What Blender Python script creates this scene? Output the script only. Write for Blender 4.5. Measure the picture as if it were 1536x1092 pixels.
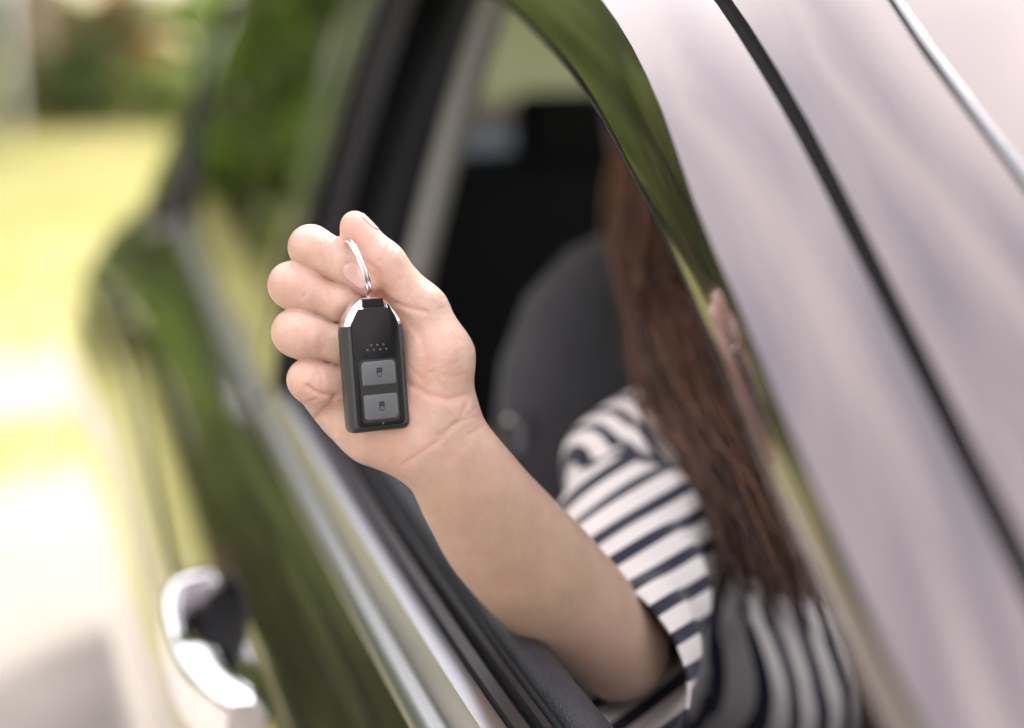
import bpy, bmesh, math, random
import numpy as np
from mathutils import Vector, Matrix

random.seed(7); RNG = np.random.default_rng(7)
sc = bpy.context.scene
for o in list(bpy.data.objects): bpy.data.objects.remove(o)

# ------------------------------------------------------------------ camera
FPX = 2400.0                      # focal length in photo pixels (1536 wide)
PHI, PSI = math.radians(13.789), math.radians(18.022)
FW = np.array([math.sin(PSI)*math.cos(PHI), math.cos(PSI)*math.cos(PHI), -math.sin(PHI)])
RT = np.array([math.cos(PSI), -math.sin(PSI), 0.0])
UP = np.cross(RT, FW)
CAM = np.array([-0.2210, 0.0, 1.4035])
DF = 0.835                        # metres to the key fob
MPX = DF/FPX                      # metres per photo pixel at the fob
cd = bpy.data.cameras.new('camera'); cam = bpy.data.objects.new('camera', cd)
sc.collection.objects.link(cam); sc.camera = cam
cam.matrix_world = Matrix(((RT[0], UP[0], -FW[0], CAM[0]), (RT[1], UP[1], -FW[1], CAM[1]),
                           (RT[2], UP[2], -FW[2], CAM[2]), (0, 0, 0, 1)))
cd.sensor_width = 36.0; cd.lens = 36.0*FPX/1536.0
cd.clip_start = 0.02; cd.clip_end = 500
cd.dof.use_dof = True; cd.dof.focus_distance = DF + 0.012; cd.dof.aperture_fstop = 2.05

def at(px, py, d):                # survey helper: photo pixel and distance along the view axis to a place
    return CAM + (FW + RT*(px-768)/FPX + UP*(546-py)/FPX)*d
def hp(px, py, w):                # same near the hand; w = how far in front of the fob plane, in units of MPX
    return at(px, py, DF - w*MPX)

# ------------------------------------------------------------------ sky and sun
SUN_EL, SUN_AZ = math.radians(48), math.radians(44)   # azimuth from +Y clockwise
w = bpy.data.worlds.new('World'); sc.world = w; w.use_nodes = True
nt = w.node_tree; nt.nodes.clear()
sky = nt.nodes.new('ShaderNodeTexSky'); sky.sky_type = 'NISHITA'; sky.sun_disc = False
sky.sun_elevation = SUN_EL; sky.sun_rotation = SUN_AZ; sky.air_density = 1.0; sky.dust_density = 3.0
tc = nt.nodes.new('ShaderNodeTexCoord')
no = nt.nodes.new('ShaderNodeTexNoise'); no.inputs['Scale'].default_value = 2.2; no.inputs['Detail'].default_value = 5
cr = nt.nodes.new('ShaderNodeValToRGB')
cr.color_ramp.elements[0].position = 0.30; cr.color_ramp.elements[0].color = (.12, .12, .12, 1)
cr.color_ramp.elements[1].position = 0.62; cr.color_ramp.elements[1].color = (1, 1, 1, 1)
mx = nt.nodes.new('ShaderNodeMix'); mx.data_type = 'RGBA'
mx.inputs[7].default_value = (9.8, 9.0, 9.1, 1)           # thin bright cloud
bg = nt.nodes.new('ShaderNodeBackground'); bg.inputs['Strength'].default_value = 0.15
wo = nt.nodes.new('ShaderNodeOutputWorld')
L = nt.links.new
L(tc.outputs['Generated'], no.inputs['Vector']); L(no.outputs['Fac'], cr.inputs['Fac'])
L(cr.outputs['Color'], mx.inputs[0]); L(sky.outputs['Color'], mx.inputs[6]); L(mx.outputs[2], bg.inputs['Color'])
L(bg.outputs['Background'], wo.inputs['Surface'])
sd = bpy.data.lights.new('sun', 'SUN'); sd.energy = 2.3; sd.angle = math.radians(9); sd.color = (1, .94, .84)
so = bpy.data.objects.new('sun', sd); sc.collection.objects.link(so)
sdir = Vector((math.sin(SUN_AZ)*math.cos(SUN_EL), math.cos(SUN_AZ)*math.cos(SUN_EL), math.sin(SUN_EL)))
so.rotation_euler = sdir.to_track_quat('Z', 'Y').to_euler()
vs = sc.view_settings; vs.view_transform = 'Standard'; vs.look = 'None'; vs.gamma = 1; vs.exposure = 1.18
vs.use_curve_mapping = False
sc.cycles.max_bounces = 8; sc.cycles.transparent_max_bounces = 12
sc.cycles.use_denoising = True

# ------------------------------------------------------------------ materials
def new_mat(name):
    m = bpy.data.materials.new(name); m.use_nodes = True
    return m, m.node_tree, m.node_tree.nodes['Principled BSDF']
def mat(name, col, rough=.5, metal=0., coat=0., spec=.5, noise=None, bump=None, sheen=0.):
    """noise = (scale, amount) colour mottling, bump = (scale, strength)"""
    m, t, b = new_mat(name)
    b.inputs['Base Color'].default_value = (*col, 1); b.inputs['Roughness'].default_value = rough
    b.inputs['Metallic'].default_value = metal; b.inputs['Coat Weight'].default_value = coat
    b.inputs['Coat Roughness'].default_value = .03; b.inputs['Specular IOR Level'].default_value = spec
    if sheen: b.inputs['Sheen Weight'].default_value = sheen
    if noise:
        c = t.nodes.new('ShaderNodeTexCoord'); n = t.nodes.new('ShaderNodeTexNoise')
        n.inputs['Scale'].default_value = noise[0]; n.inputs['Detail'].default_value = 6
        r = t.nodes.new('ShaderNodeValToRGB')
        a = noise[1]
        r.color_ramp.elements[0].position = .3; r.color_ramp.elements[1].position = .7
        r.color_ramp.elements[0].color = (*[x*(1-a) for x in col], 1)
        r.color_ramp.elements[1].color = (*[min(1, x*(1+a)) for x in col], 1)
        t.links.new(c.outputs['Object'], n.inputs['Vector']); t.links.new(n.outputs['Fac'], r.inputs['Fac'])
        t.links.new(r.outputs['Color'], b.inputs['Base Color'])
    if bump:
        c = t.nodes.new('ShaderNodeTexCoord'); n = t.nodes.new('ShaderNodeTexVoronoi')
        n.inputs['Scale'].default_value = bump[0]
        u = t.nodes.new('ShaderNodeBump'); u.inputs['Strength'].default_value = bump[1]; u.inputs['Distance'].default_value = .001
        t.links.new(c.outputs['Object'], n.inputs['Vector']); t.links.new(n.outputs['Distance'], u.inputs['Height'])
        t.links.new(u.outputs['Normal'], b.inputs['Normal'])
    return m

M = {}
M['paint'] = mat('grey_metallic_paint', (.135, .115, .118), .11, .9, 1.0)
M['chrome'] = mat('chrome', (.86, .86, .88), .06, 1.0)
M['bright_trim'] = mat('satin_bright_trim', (.35, .36, .38), .36, 1.0)
M['rubber'] = mat('black_rubber', (.018, .018, .02), .45, bump=(900, .1))
M['gloss_black'] = mat('gloss_black_trim', (.03, .031, .033), .1, 0, .6)
M['inner_black'] = mat('black_moulded_plastic', (.02, .021, .024), .38, bump=(700, .2))
M['leather'] = mat('charcoal_leather', (.038, .04, .05), .36, bump=(620, .55), noise=(40, .15))
M['seat'] = mat('grey_seat_fabric', (.036, .036, .042), .75, bump=(900, .5), noise=(25, .15), sheen=.3)
M['seat_dark'] = mat('dark_seat_fabric', (.02, .02, .022), .8, bump=(700, .4))
M['carpet'] = mat('black_carpet', (.012, .012, .013), .95)
M['headliner'] = mat('grey_headliner', (.34, .33, .31), .9)
M['pillar_trim'] = mat('beige_pillar_trim', (.68, .66, .62), .6)
M['shelf'] = mat('blue_grey_shelf_felt', (.16, .18, .24), .9)
M['steel'] = mat('steel', (.55, .55, .57), .25, 1.0)
M['tyre'] = mat('tyre_rubber', (.02, .02, .02), .8)
M['nail'] = mat('fingernail', (.70, .46, .41), .2, 0, .5)
M['eye'] = mat('eye_white', (.75, .73, .7), .15)
M['lips'] = mat('lip', (.5, .2, .18), .4)
M['trousers'] = mat('navy_trousers', (.03, .035, .06), .85, noise=(60, .2))
M['fob_side'] = mat('fob_satin_black', (.028, .029, .032), .34, bump=(1600, .08))
M['fob_plate'] = mat('fob_gloss_black', (.007, .007, .008), .25, 0, 0, .2)
M['fob_button'] = mat('fob_grey_button', (.105, .11, .12), .36, bump=(2500, .06))
M['fob_print'] = mat('fob_black_print', (.008, .008, .008), .4)
M['fob_dot'] = mat('fob_dot', (.09, .092, .095), .35)
M['bark'] = mat('pale_bark', (.34, .26, .19), .9, noise=(8, .35))
M['bark_dark'] = mat('brown_bark', (.13, .09, .06), .9, noise=(8, .35))
M['post'] = mat('weathered_white_paint', (.74, .77, .8), .5, noise=(9, .08))
M['flower'] = mat('orange_red_petal', (.75, .22, .10), .6, noise=(30, .3))
M['flower_pink'] = mat('pink_petal', (.78, .5, .45), .6, noise=(30, .2))

def leaf_mat(name, a, b_):
    m, t, b = new_mat(name)
    oi = t.nodes.new('ShaderNodeNewGeometry'); r = t.nodes.new('ShaderNodeValToRGB')
    r.color_ramp.elements[0].color = (*a, 1); r.color_ramp.elements[1].color = (*b_, 1)
    t.links.new(oi.outputs['Random Per Island'], r.inputs['Fac']); t.links.new(r.outputs['Color'], b.inputs['Base Color'])
    b.inputs['Roughness'].default_value = .55
    tr = t.nodes.new('ShaderNodeBsdfTranslucent'); mxs = t.nodes.new('ShaderNodeMixShader')
    mxs.inputs[0].default_value = .42
    t.links.new(r.outputs['Color'], tr.inputs['Color'])
    t.links.new(b.outputs[0], mxs.inputs[1]); t.links.new(tr.outputs[0], mxs.inputs[2])
    t.links.new(mxs.outputs[0], t.nodes['Material Output'].inputs['Surface'])
    return m
M['leaf_mid'] = leaf_mat('mid_green_leaf', (.13, .20, .04), (.30, .37, .11))
M['leaf_dark'] = leaf_mat('dark_green_leaf', (.06, .10, .03), (.17, .22, .08))
M['leaf_bright'] = leaf_mat('bright_green_leaf', (.20, .35, .04), (.38, .50, .11))
M['leaf_olive'] = leaf_mat('olive_leaf', (.24, .24, .10), (.46, .43, .22))
M['grass'] = leaf_mat('dry_grass_blade', (.36, .38, .11), (.60, .54, .27))

def glass_mat(name, tint, ior=1.55):
    m, t, b = new_mat(name); t.nodes.remove(b)
    tr = t.nodes.new('ShaderNodeBsdfTransparent'); tr.inputs[0].default_value = (*tint, 1)
    gl = t.nodes.new('ShaderNodeBsdfGlossy'); gl.inputs['Roughness'].default_value = .01
    gl.inputs[0].default_value = (1, 1, 1, 1)
    fr = t.nodes.new('ShaderNodeFresnel'); ge = t.nodes.new('ShaderNodeNewGeometry')
    mr = t.nodes.new('ShaderNodeMapRange'); mr.inputs['To Min'].default_value = ior; mr.inputs['To Max'].default_value = 1/ior
    t.links.new(ge.outputs['Backfacing'], mr.inputs['Value']); t.links.new(mr.outputs[0], fr.inputs[0])   # same reflectance from both sides of a pane
    mxs = t.nodes.new('ShaderNodeMixShader')
    t.links.new(fr.outputs[0], mxs.inputs[0]); t.links.new(tr.outputs[0], mxs.inputs[1]); t.links.new(gl.outputs[0], mxs.inputs[2])
    t.links.new(mxs.outputs[0], t.nodes['Material Output'].inputs['Surface'])
    return m
M['glass'] = glass_mat('clear_glass', (.86, .90, .88))
M['glass_grey'] = glass_mat('grey_glass', (.12, .14, .125))
M['glass_tint'] = glass_mat('tinted_glass', (.22, .26, .22), 2.0)

def skin_mat():
    m, t, b = new_mat('skin')
    at_ = t.nodes.new('ShaderNodeAttribute'); at_.attribute_name = 'blush'
    c = t.nodes.new('ShaderNodeTexCoord')
    n = t.nodes.new('ShaderNodeTexNoise'); n.inputs['Scale'].default_value = 55; n.inputs['Detail'].default_value = 5
    n.inputs['Roughness'].default_value = .6
    t.links.new(c.outputs['Object'], n.inputs['Vector'])
    r = t.nodes.new('ShaderNodeValToRGB')
    r.color_ramp.elements[0].position = .33; r.color_ramp.elements[1].position = .68
    r.color_ramp.elements[0].color = (.50, .325, .26, 1); r.color_ramp.elements[1].color = (.67, .49, .41, 1)
    t.links.new(n.outputs['Fac'], r.inputs['Fac'])
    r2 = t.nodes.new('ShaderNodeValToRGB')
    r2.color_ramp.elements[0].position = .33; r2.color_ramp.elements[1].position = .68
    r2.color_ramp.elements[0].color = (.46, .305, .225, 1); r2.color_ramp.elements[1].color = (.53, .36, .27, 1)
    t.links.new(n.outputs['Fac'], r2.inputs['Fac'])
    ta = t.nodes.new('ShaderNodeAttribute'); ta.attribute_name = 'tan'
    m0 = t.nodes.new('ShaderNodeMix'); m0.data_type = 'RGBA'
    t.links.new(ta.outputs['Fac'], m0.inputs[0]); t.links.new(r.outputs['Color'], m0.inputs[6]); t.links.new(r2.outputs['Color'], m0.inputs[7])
    mi = t.nodes.new('ShaderNodeMix'); mi.data_type = 'RGBA'
    mi.inputs[7].default_value = (.64, .36, .285, 1)
    nb = t.nodes.new('ShaderNodeTexNoise'); nb.inputs['Scale'].default_value = 24; nb.inputs['Detail'].default_value = 4
    mb = t.nodes.new('ShaderNodeMapRange'); mb.inputs['From Min'].default_value = .42; mb.inputs['From Max'].default_value = .72; mb.inputs['To Max'].default_value = .38
    ab = t.nodes.new('ShaderNodeMath'); ab.operation = 'ADD'; ab.use_clamp = True
    t.links.new(c.outputs['Object'], nb.inputs['Vector']); t.links.new(nb.outputs['Fac'], mb.inputs['Value'])
    t.links.new(mb.outputs[0], ab.inputs[0]); t.links.new(at_.outputs['Fac'], ab.inputs[1])
    t.links.new(ab.outputs[0], mi.inputs[0]); t.links.new(m0.outputs[2], mi.inputs[6])
    t.links.new(mi.outputs[2], b.inputs['Base Color'])
    b.inputs['Roughness'].default_value = .42; b.inputs['Specular IOR Level'].default_value = .45
    b.inputs['Subsurface Weight'].default_value = .16
    b.inputs['Subsurface Radius'].default_value = (1.0, .35, .2); b.inputs['Subsurface Scale'].default_value = .004
    v = t.nodes.new('ShaderNodeTexVoronoi'); v.inputs['Scale'].default_value = 900
    n2 = t.nodes.new('ShaderNodeTexNoise'); n2.inputs['Scale'].default_value = 600; n2.inputs['Detail'].default_value = 4
    ad = t.nodes.new('ShaderNodeMath'); ad.operation = 'ADD'
    u = t.nodes.new('ShaderNodeBump'); u.inputs['Strength'].default_value = .26; u.inputs['Distance'].default_value = .0004
    t.links.new(c.outputs['Object'], v.inputs['Vector']); t.links.new(c.outputs['Object'], n2.inputs['Vector'])
    t.links.new(v.outputs['Distance'], ad.inputs[0]); t.links.new(n2.outputs['Fac'], ad.inputs[1])
    n3 = t.nodes.new('ShaderNodeTexNoise'); n3.inputs['Scale'].default_value = 170; n3.inputs['Detail'].default_value = 3
    u2 = t.nodes.new('ShaderNodeBump'); u2.inputs['Strength'].default_value = .22; u2.inputs['Distance'].default_value = .0012
    t.links.new(c.outputs['Object'], n3.inputs['Vector']); t.links.new(n3.outputs['Fac'], u2.inputs['Height']); t.links.new(u2.outputs['Normal'], u.inputs['Normal'])
    t.links.new(ad.outputs[0], u.inputs['Height']); t.links.new(u.outputs['Normal'], b.inputs['Normal'])
    return m
M['skin'] = skin_mat()

def hair_mat():
    m, t, b = new_mat('brown_hair')
    oi = t.nodes.new('ShaderNodeNewGeometry'); r = t.nodes.new('ShaderNodeValToRGB')
    r.color_ramp.elements[0].color = (.028, .013, .008, 1); r.color_ramp.elements[1].color = (.16, .072, .038, 1)
    t.links.new(oi.outputs['Random Per Island'], r.inputs['Fac']); t.links.new(r.outputs['Color'], b.inputs['Base Color'])
    b.inputs['Roughness'].default_value = .38
    return m
M['hair'] = hair_mat()

def shirt_mat():
    m, t, b = new_mat('navy_white_stripes')
    a = t.nodes.new('ShaderNodeAttribute'); a.attribute_name = 'stripe'
    fr = t.nodes.new('ShaderNodeMath'); fr.operation = 'FRACT'
    r = t.nodes.new('ShaderNodeValToRGB'); r.color_ramp.interpolation = 'LINEAR'
    e = r.color_ramp.elements
    e[0].position = 0.0; e[0].color = (.012, .013, .035, 1); e[1].position = .38; e[1].color = (.012, .013, .035, 1)
    x = e.new(.41); x.color = (.80, .74, .73, 1); x = e.new(.97); x.color = (.80, .74, .73, 1); x = e.new(1.0); x.color = (.012, .013, .035, 1)
    t.links.new(a.outputs['Fac'], fr.inputs[0]); t.links.new(fr.outputs[0], r.inputs['Fac'])
    se = t.nodes.new('ShaderNodeAttribute'); se.attribute_name = 'seam'; ms = t.nodes.new('ShaderNodeMix'); ms.data_type = 'RGBA'
    ms.inputs[7].default_value = (.012, .013, .035, 1)
    t.links.new(se.outputs['Fac'], ms.inputs[0]); t.links.new(r.outputs['Color'], ms.inputs[6]); t.links.new(ms.outputs[2], b.inputs['Base Color'])
    b.inputs['Roughness'].default_value = .85; b.inputs['Sheen Weight'].default_value = .2
    c = t.nodes.new('ShaderNodeTexCoord'); v = t.nodes.new('ShaderNodeTexVoronoi'); v.inputs['Scale'].default_value = 1100
    u = t.nodes.new('ShaderNodeBump'); u.inputs['Strength'].default_value = .3; u.inputs['Distance'].default_value = .0006
    t.links.new(c.outputs['Object'], v.inputs['Vector']); t.links.new(v.outputs['Distance'], u.inputs['Height']); t.links.new(u.outputs['Normal'], b.inputs['Normal'])
    return m
M['shirt'] = shirt_mat()

def ground_mat(name, cols, scale, bump):
    m, t, b = new_mat(name)
    c = t.nodes.new('ShaderNodeTexCoord')
    n = t.nodes.new('ShaderNodeTexNoise'); n.inputs['Scale'].default_value = scale; n.inputs['Detail'].default_value = 8
    n.inputs['Roughness'].default_value = .65
    r = t.nodes.new('ShaderNodeValToRGB'); e = r.color_ramp.elements
    e[0].position = .32; e[0].color = (*cols[0], 1); e[1].position = .68; e[1].color = (*cols[-1], 1)
    if len(cols) == 3: x = e.new(.5); x.color = (*cols[1], 1)
    n2 = t.nodes.new('ShaderNodeTexNoise'); n2.inputs['Scale'].default_value = bump; n2.inputs['Detail'].default_value = 3
    u = t.nodes.new('ShaderNodeBump'); u.inputs['Strength'].default_value = .6; u.inputs['Distance'].default_value = .02
    t.links.new(c.outputs['Object'], n.inputs['Vector']); t.links.new(n.outputs['Fac'], r.inputs['Fac'])
    t.links.new(r.outputs['Color'], b.inputs['Base Color'])
    t.links.new(c.outputs['Object'], n2.inputs['Vector']); t.links.new(n2.outputs['Fac'], u.inputs['Height']); t.links.new(u.outputs['Normal'], b.inputs['Normal'])
    b.inputs['Roughness'].default_value = .95
    return m
M['lawn'] = ground_mat('dry_lawn', [(.28, .34, .10), (.46, .45, .20), (.58, .50, .32)], .55, 30)
M['drive'] = ground_mat('pale_gravel', [(.33, .30, .27), (.44, .405, .36)], 3, 60)

# ------------------------------------------------------------------ mesh helpers
COL = sc.collection
def obj(name, verts, faces, m, parent=None, smooth=True):
    me = bpy.data.meshes.new(name)
    me.from_pydata([tuple(map(float, v)) for v in verts], [], [tuple(map(int, f)) for f in faces])
    if smooth: me.polygons.foreach_set('use_smooth', [True]*len(me.polygons))
    me.update()
    o = bpy.data.objects.new(name, me); COL.objects.link(o)
    if m is not None: me.materials.append(m)
    if parent is not None: o.parent = parent
    return o
def np_obj(name, V, Q, m, parent=None):
    """fast path for big quad meshes"""
    me = bpy.data.meshes.new(name)
    me.vertices.add(len(V)); me.vertices.foreach_set('co', np.asarray(V, np.float32).ravel())
    k = Q.shape[1]
    me.loops.add(Q.size); me.loops.foreach_set('vertex_index', Q.astype(np.int32).ravel())
    me.polygons.add(len(Q)); me.polygons.foreach_set('loop_start', np.arange(0, Q.size, k, dtype=np.int32))
    me.polygons.foreach_set('use_smooth', np.ones(len(Q), bool))
    me.update(calc_edges=True); me.validate()
    o = bpy.data.objects.new(name, me); COL.objects.link(o)
    if m is not None: me.materials.append(m)
    if parent is not None: o.parent = parent
    return o
def attr(o, name, vals):
    a = o.data.attributes.new(name, 'FLOAT', 'POINT'); a.data.foreach_set('value', np.asarray(vals, np.float32))
def empty(name, loc=(0, 0, 0)):
    o = bpy.data.objects.new(name, None); COL.objects.link(o); o.location = loc; o.empty_display_size = .05
    return o
def tag(o, label, cat, group=None):
    o['label'] = label; o['category'] = cat
    if group: o['group'] = group
    return o
def structure(o): o['kind'] = 'structure'; return o

def grid(name, rows, m, parent=None, thick=0., flip=False, smooth=True, angle=None, bevel=0.):
    """rows: list of equal-length point lists"""
    n = len(rows[0]); V = [p for r in rows for p in r]; Fs = []
    for i in range(len(rows)-1):
        for j in range(n-1):
            f = (i*n+j, i*n+j+1, (i+1)*n+j+1, (i+1)*n+j)
            Fs.append(f[::-1] if flip else f)
    o = obj(name, V, Fs, m, parent, smooth)
    if thick:
        s = o.modifiers.new('thickness', 'SOLIDIFY'); s.thickness = thick; s.offset = -1
    if bevel:
        b = o.modifiers.new('edge', 'BEVEL'); b.width = bevel; b.segments = 2; b.limit_method = 'ANGLE'; b.angle_limit = math.radians(50)
    return o
def tube_data(path, rad, n=8, cap=True, V=None, Fs=None, flat=None):
    """path: list of points, rad: radius or list; flat=(axis vector, factor)"""
    if V is None: V, Fs = [], []
    P = [Vector(p) for p in path]; b0 = len(V)
    if not hasattr(rad, '__len__'): rad = [rad]*len(P)
    up = None
    for i, p in enumerate(P):
        t = (P[min(i+1, len(P)-1)]-P[max(i-1, 0)]).normalized()
        if up is None: up = t.orthogonal().normalized()
        up = (up - t*up.dot(t)).normalized(); s = t.cross(up)
        for k in range(n):
            a = 2*math.pi*k/n; q = (up*math.cos(a)+s*math.sin(a))*rad[i]
            if flat:
                ax = Vector(flat[0]); q = q - ax*q.dot(ax)*(1-flat[1])
            V.append(p+q)
    for i in range(len(P)-1):
        for k in range(n):
            k2 = (k+1) % n
            Fs.append((b0+i*n+k, b0+i*n+k2, b0+(i+1)*n+k2, b0+(i+1)*n+k))
    if cap:
        Fs.append(tuple(b0+k for k in reversed(range(n)))); e = b0+(len(P)-1)*n
        Fs.append(tuple(e+k for k in range(n)))
    return V, Fs
def tube(name, path, rad, m, parent=None, n=10, flat=None):
    V, Fs = tube_data(path, rad, n, True, flat=flat); return obj(name, V, Fs, m, parent)
def box(name, c, s, m, parent=None, bevel=.01, rot=None, subdiv=0):
    bm = bmesh.new(); bmesh.ops.create_cube(bm, size=1)
    bmesh.ops.scale(bm, vec=s, verts=bm.verts)
    if bevel: bmesh.ops.bevel(bm, geom=bm.edges[:], offset=bevel, segments=3, affect='EDGES', profile=.6)
    if rot is not None: bmesh.ops.transform(bm, matrix=rot.to_4x4(), verts=bm.verts)
    bmesh.ops.translate(bm, vec=c, verts=bm.verts)
    me = bpy.data.meshes.new(name); bm.to_mesh(me); bm.free()
    me.polygons.foreach_set('use_smooth', [True]*len(me.polygons))
    o = bpy.data.objects.new(name, me); COL.objects.link(o); me.materials.append(m)
    if parent is not None: o.parent = parent
    return o
def interp(x, xs, ys):
    """monotone-ish smooth interpolation (Catmull/Hermite) of a table"""
    xs = list(xs); ys = list(ys)
    if x <= xs[0]: return ys[0]
    if x >= xs[-1]: return ys[-1]
    i = max(k for k in range(len(xs)-1) if xs[k] <= x)
    h = xs[i+1]-xs[i]; s = (x-xs[i])/h
    def sl(k):
        if k == 0: return (ys[1]-ys[0])/(xs[1]-xs[0])
        if k == len(xs)-1: return (ys[-1]-ys[-2])/(xs[-1]-xs[-2])
        a = (ys[k]-ys[k-1])/(xs[k]-xs[k-1]); b = (ys[k+1]-ys[k])/(xs[k+1]-xs[k])
        return 0 if a*b <= 0 else 2*a*b/(a+b)
    m0, m1 = sl(i), sl(i+1)
    return (ys[i]*(2*s**3-3*s**2+1)+h*m0*(s**3-2*s**2+s)+ys[i+1]*(-2*s**3+3*s**2)+h*m1*(s**3-s**2))
lin = lambda a, b, n: [a+(b-a)*i/(n-1) for i in range(n)]

# ------------------------------------------------------------------ ground
def sheet(name, xs, ys, zf, m):
    rows = [[(x, y, zf(x, y)) for x in xs] for y in ys]
    return structure(grid(name, rows, m))
sheet('lawn', lin(-150, 150, 61), lin(-100, 200, 61), lambda x, y: 0.0, M['lawn'])
# pale gravel drive, ragged rear edge
dv = []
for i in range(61):
    x = -9+.4*i
    ye = 4.55+.25*math.sin(x*1.7)+.15*math.sin(x*4.3+1)
    dv.append([(x, -9+(ye+9)*j/12, .006) for j in range(13)])
structure(grid('gravel_drive', dv, M['drive'], flip=True))
# bare earth strip crossing the grass
dv = []
for i in range(61):
    x = -9+.4*i
    a = 5.25+.12*math.sin(x*2.1)+.08*math.sin(x*5); b = 6.0+.2*math.sin(x*1.3+2)+.1*math.sin(x*3.7)
    dv.append([(x, a+(b-a)*j/4, .006) for j in range(5)])
structure(grid('bare_earth_path', dv, M['drive'], flip=True))

def blades(n, xr, yr, h0, h1, skip):
    x = RNG.uniform(*xr, n); y = RNG.uniform(*yr, n); k = ~skip(x, y); x, y = x[k], y[k]; n = len(x)
    h = RNG.uniform(h0, h1, n); a = RNG.uniform(0, 2*np.pi, n); b = RNG.uniform(0, 2*np.pi, n); wd = RNG.uniform(.004, .009, n)
    lean = h*RNG.uniform(.1, .6, n)
    V = np.empty((n, 4, 3)); ca, sa = np.cos(a)*wd, np.sin(a)*wd
    V[:, 0] = np.stack([x-ca, y-sa, np.zeros(n)], 1); V[:, 1] = np.stack([x+ca, y+sa, np.zeros(n)], 1)
    tx, ty = x+np.cos(b)*lean, y+np.sin(b)*lean
    V[:, 2] = np.stack([tx+ca*.2, ty+sa*.2, h], 1); V[:, 3] = np.stack([tx-ca*.2, ty-sa*.2, h], 1)
    return V.reshape(-1, 3), np.arange(n*4).reshape(-1, 4)
V, Q = blades(60000, (-7, 4), (4.3, 17), .03, .09, lambda x, y: ((y > 5.2) & (y < 6.05)) | (y < 4.6+.2*np.sin(x*1.7)))
g = np_obj('grass', V, Q, M['grass']); g['kind'] = 'stuff'
tag(g, 'short dry yellow-green grass of the lawn behind the car', 'grass')

# ------------------------------------------------------------------ trees, shrubs, post
def leaves(centres, radii, n, size, squash=.8):
    """n leaf blades spread through clumps"""
    c = np.asarray(centres, float); r = np.asarray(radii, float)
    idx = RNG.choice(len(c), n, p=(r**2)/np.sum(r**2))
    d = RNG.normal(size=(n, 3)); d /= np.linalg.norm(d, axis=1)[:, None]
    p = c[idx]+d*(r[idx]*RNG.uniform(.35, 1.05, n)**.6)[:, None]*np.array([1, 1, squash])
    p[:, 2] = np.maximum(p[:, 2], .03)
    u = RNG.normal(size=(n, 3)); u /= np.linalg.norm(u, axis=1)[:, None]
    v = np.cross(u, d+RNG.normal(size=(n, 3))*.5); v /= np.linalg.norm(v, axis=1)[:, None]+1e-9
    s = size*RNG.uniform(.6, 1.3, n)[:, None]
    V = np.stack([p-u*s, p+v*s*.45, p+u*s, p-v*s*.45], 1).reshape(-1, 3)
    return V, np.arange(4*n).reshape(-1, 4)
def clump_set(cx, cy, cz, rx, rz, n, rmin, rmax):
    C, R = [], []
    for _ in range(n):
        a = random.uniform(0, 2*math.pi); q = random.random()**.5; h = random.uniform(-1, 1)
        k = math.sqrt(max(0, 1-h*h*.8))
        C.append((cx+rx*q*k*math.cos(a), cy+rx*q*k*math.sin(a), cz+rz*h)); R.append(random.uniform(rmin, rmax))
    return C, R
def tree(name, x, y, h, rx, leafm, label, n=9000, size=.15, bark='bark_dark', trunk=.14, group='trees behind the lawn', lean=0., crown0=.38):
    t = empty(name, (0, 0, 0)); t.location = (x, y, 0)
    V, Fs = [], []
    top = Vector((lean, .1, h*.72))
    pth = [Vector((lean*s*s, .15*math.sin(3*s), h*.72*s)) for s in lin(0, 1, 8)]
    tube_data(pth, [trunk*(1.35-.95*s) for s in lin(0, 1, 8)], 9, True, V, Fs)
    C, R = clump_set(lean*.7, 0, h*(crown0+1)/2, rx, h*(1-crown0)/2*.85, 22, rx*.22, rx*.45)
    for c in C[:9]:
        s0 = pth[random.randint(3, 6)]; e = Vector(c); mid = (s0+e)/2+Vector((0, 0, -.15*rx))
        tube_data([s0, mid, e], [trunk*.4, trunk*.25, trunk*.06], 6, True, V, Fs)
    obj('trunk', V, Fs, M[bark], t)
    LV, LQ = leaves(C, R, n, size); np_obj('crown', LV, LQ, M[leafm], t)
    return tag(t, label, 'tree', group)
def shrub(name, x, y, h, rx, leafm, label, n=2600, size=.06, flowers=None, group='shrubs along the lawn edge'):
    t = empty(name); t.location = (x, y, 0)
    V, Fs = [], []
    C, R = clump_set(0, 0, h*.5, rx, h*.42, 14, rx*.25, rx*.5)
    for c in C[:7]:
        tube_data([(random.uniform(-.05, .05), random.uniform(-.05, .05), 0), (c[0]*.5, c[1]*.5, c[2]*.5), c], [.022, .014, .005], 5, True, V, Fs)
    obj('stem', V, Fs, M['bark_dark'], t)
    LV, LQ = leaves(C, R, n, size); np_obj('foliage', LV, LQ, M[leafm], t)
    if flowers:
        FC, FR = clump_set(0, 0, h*.55, rx*.95, h*.4, 10, rx*.2, rx*.4)
        FV, FQ = leaves(FC, FR, flowers[1], size*1.0); np_obj('blossom', FV, FQ, M[flowers[0]], t)
    return tag(t, label, 'shrub', group)

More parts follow.
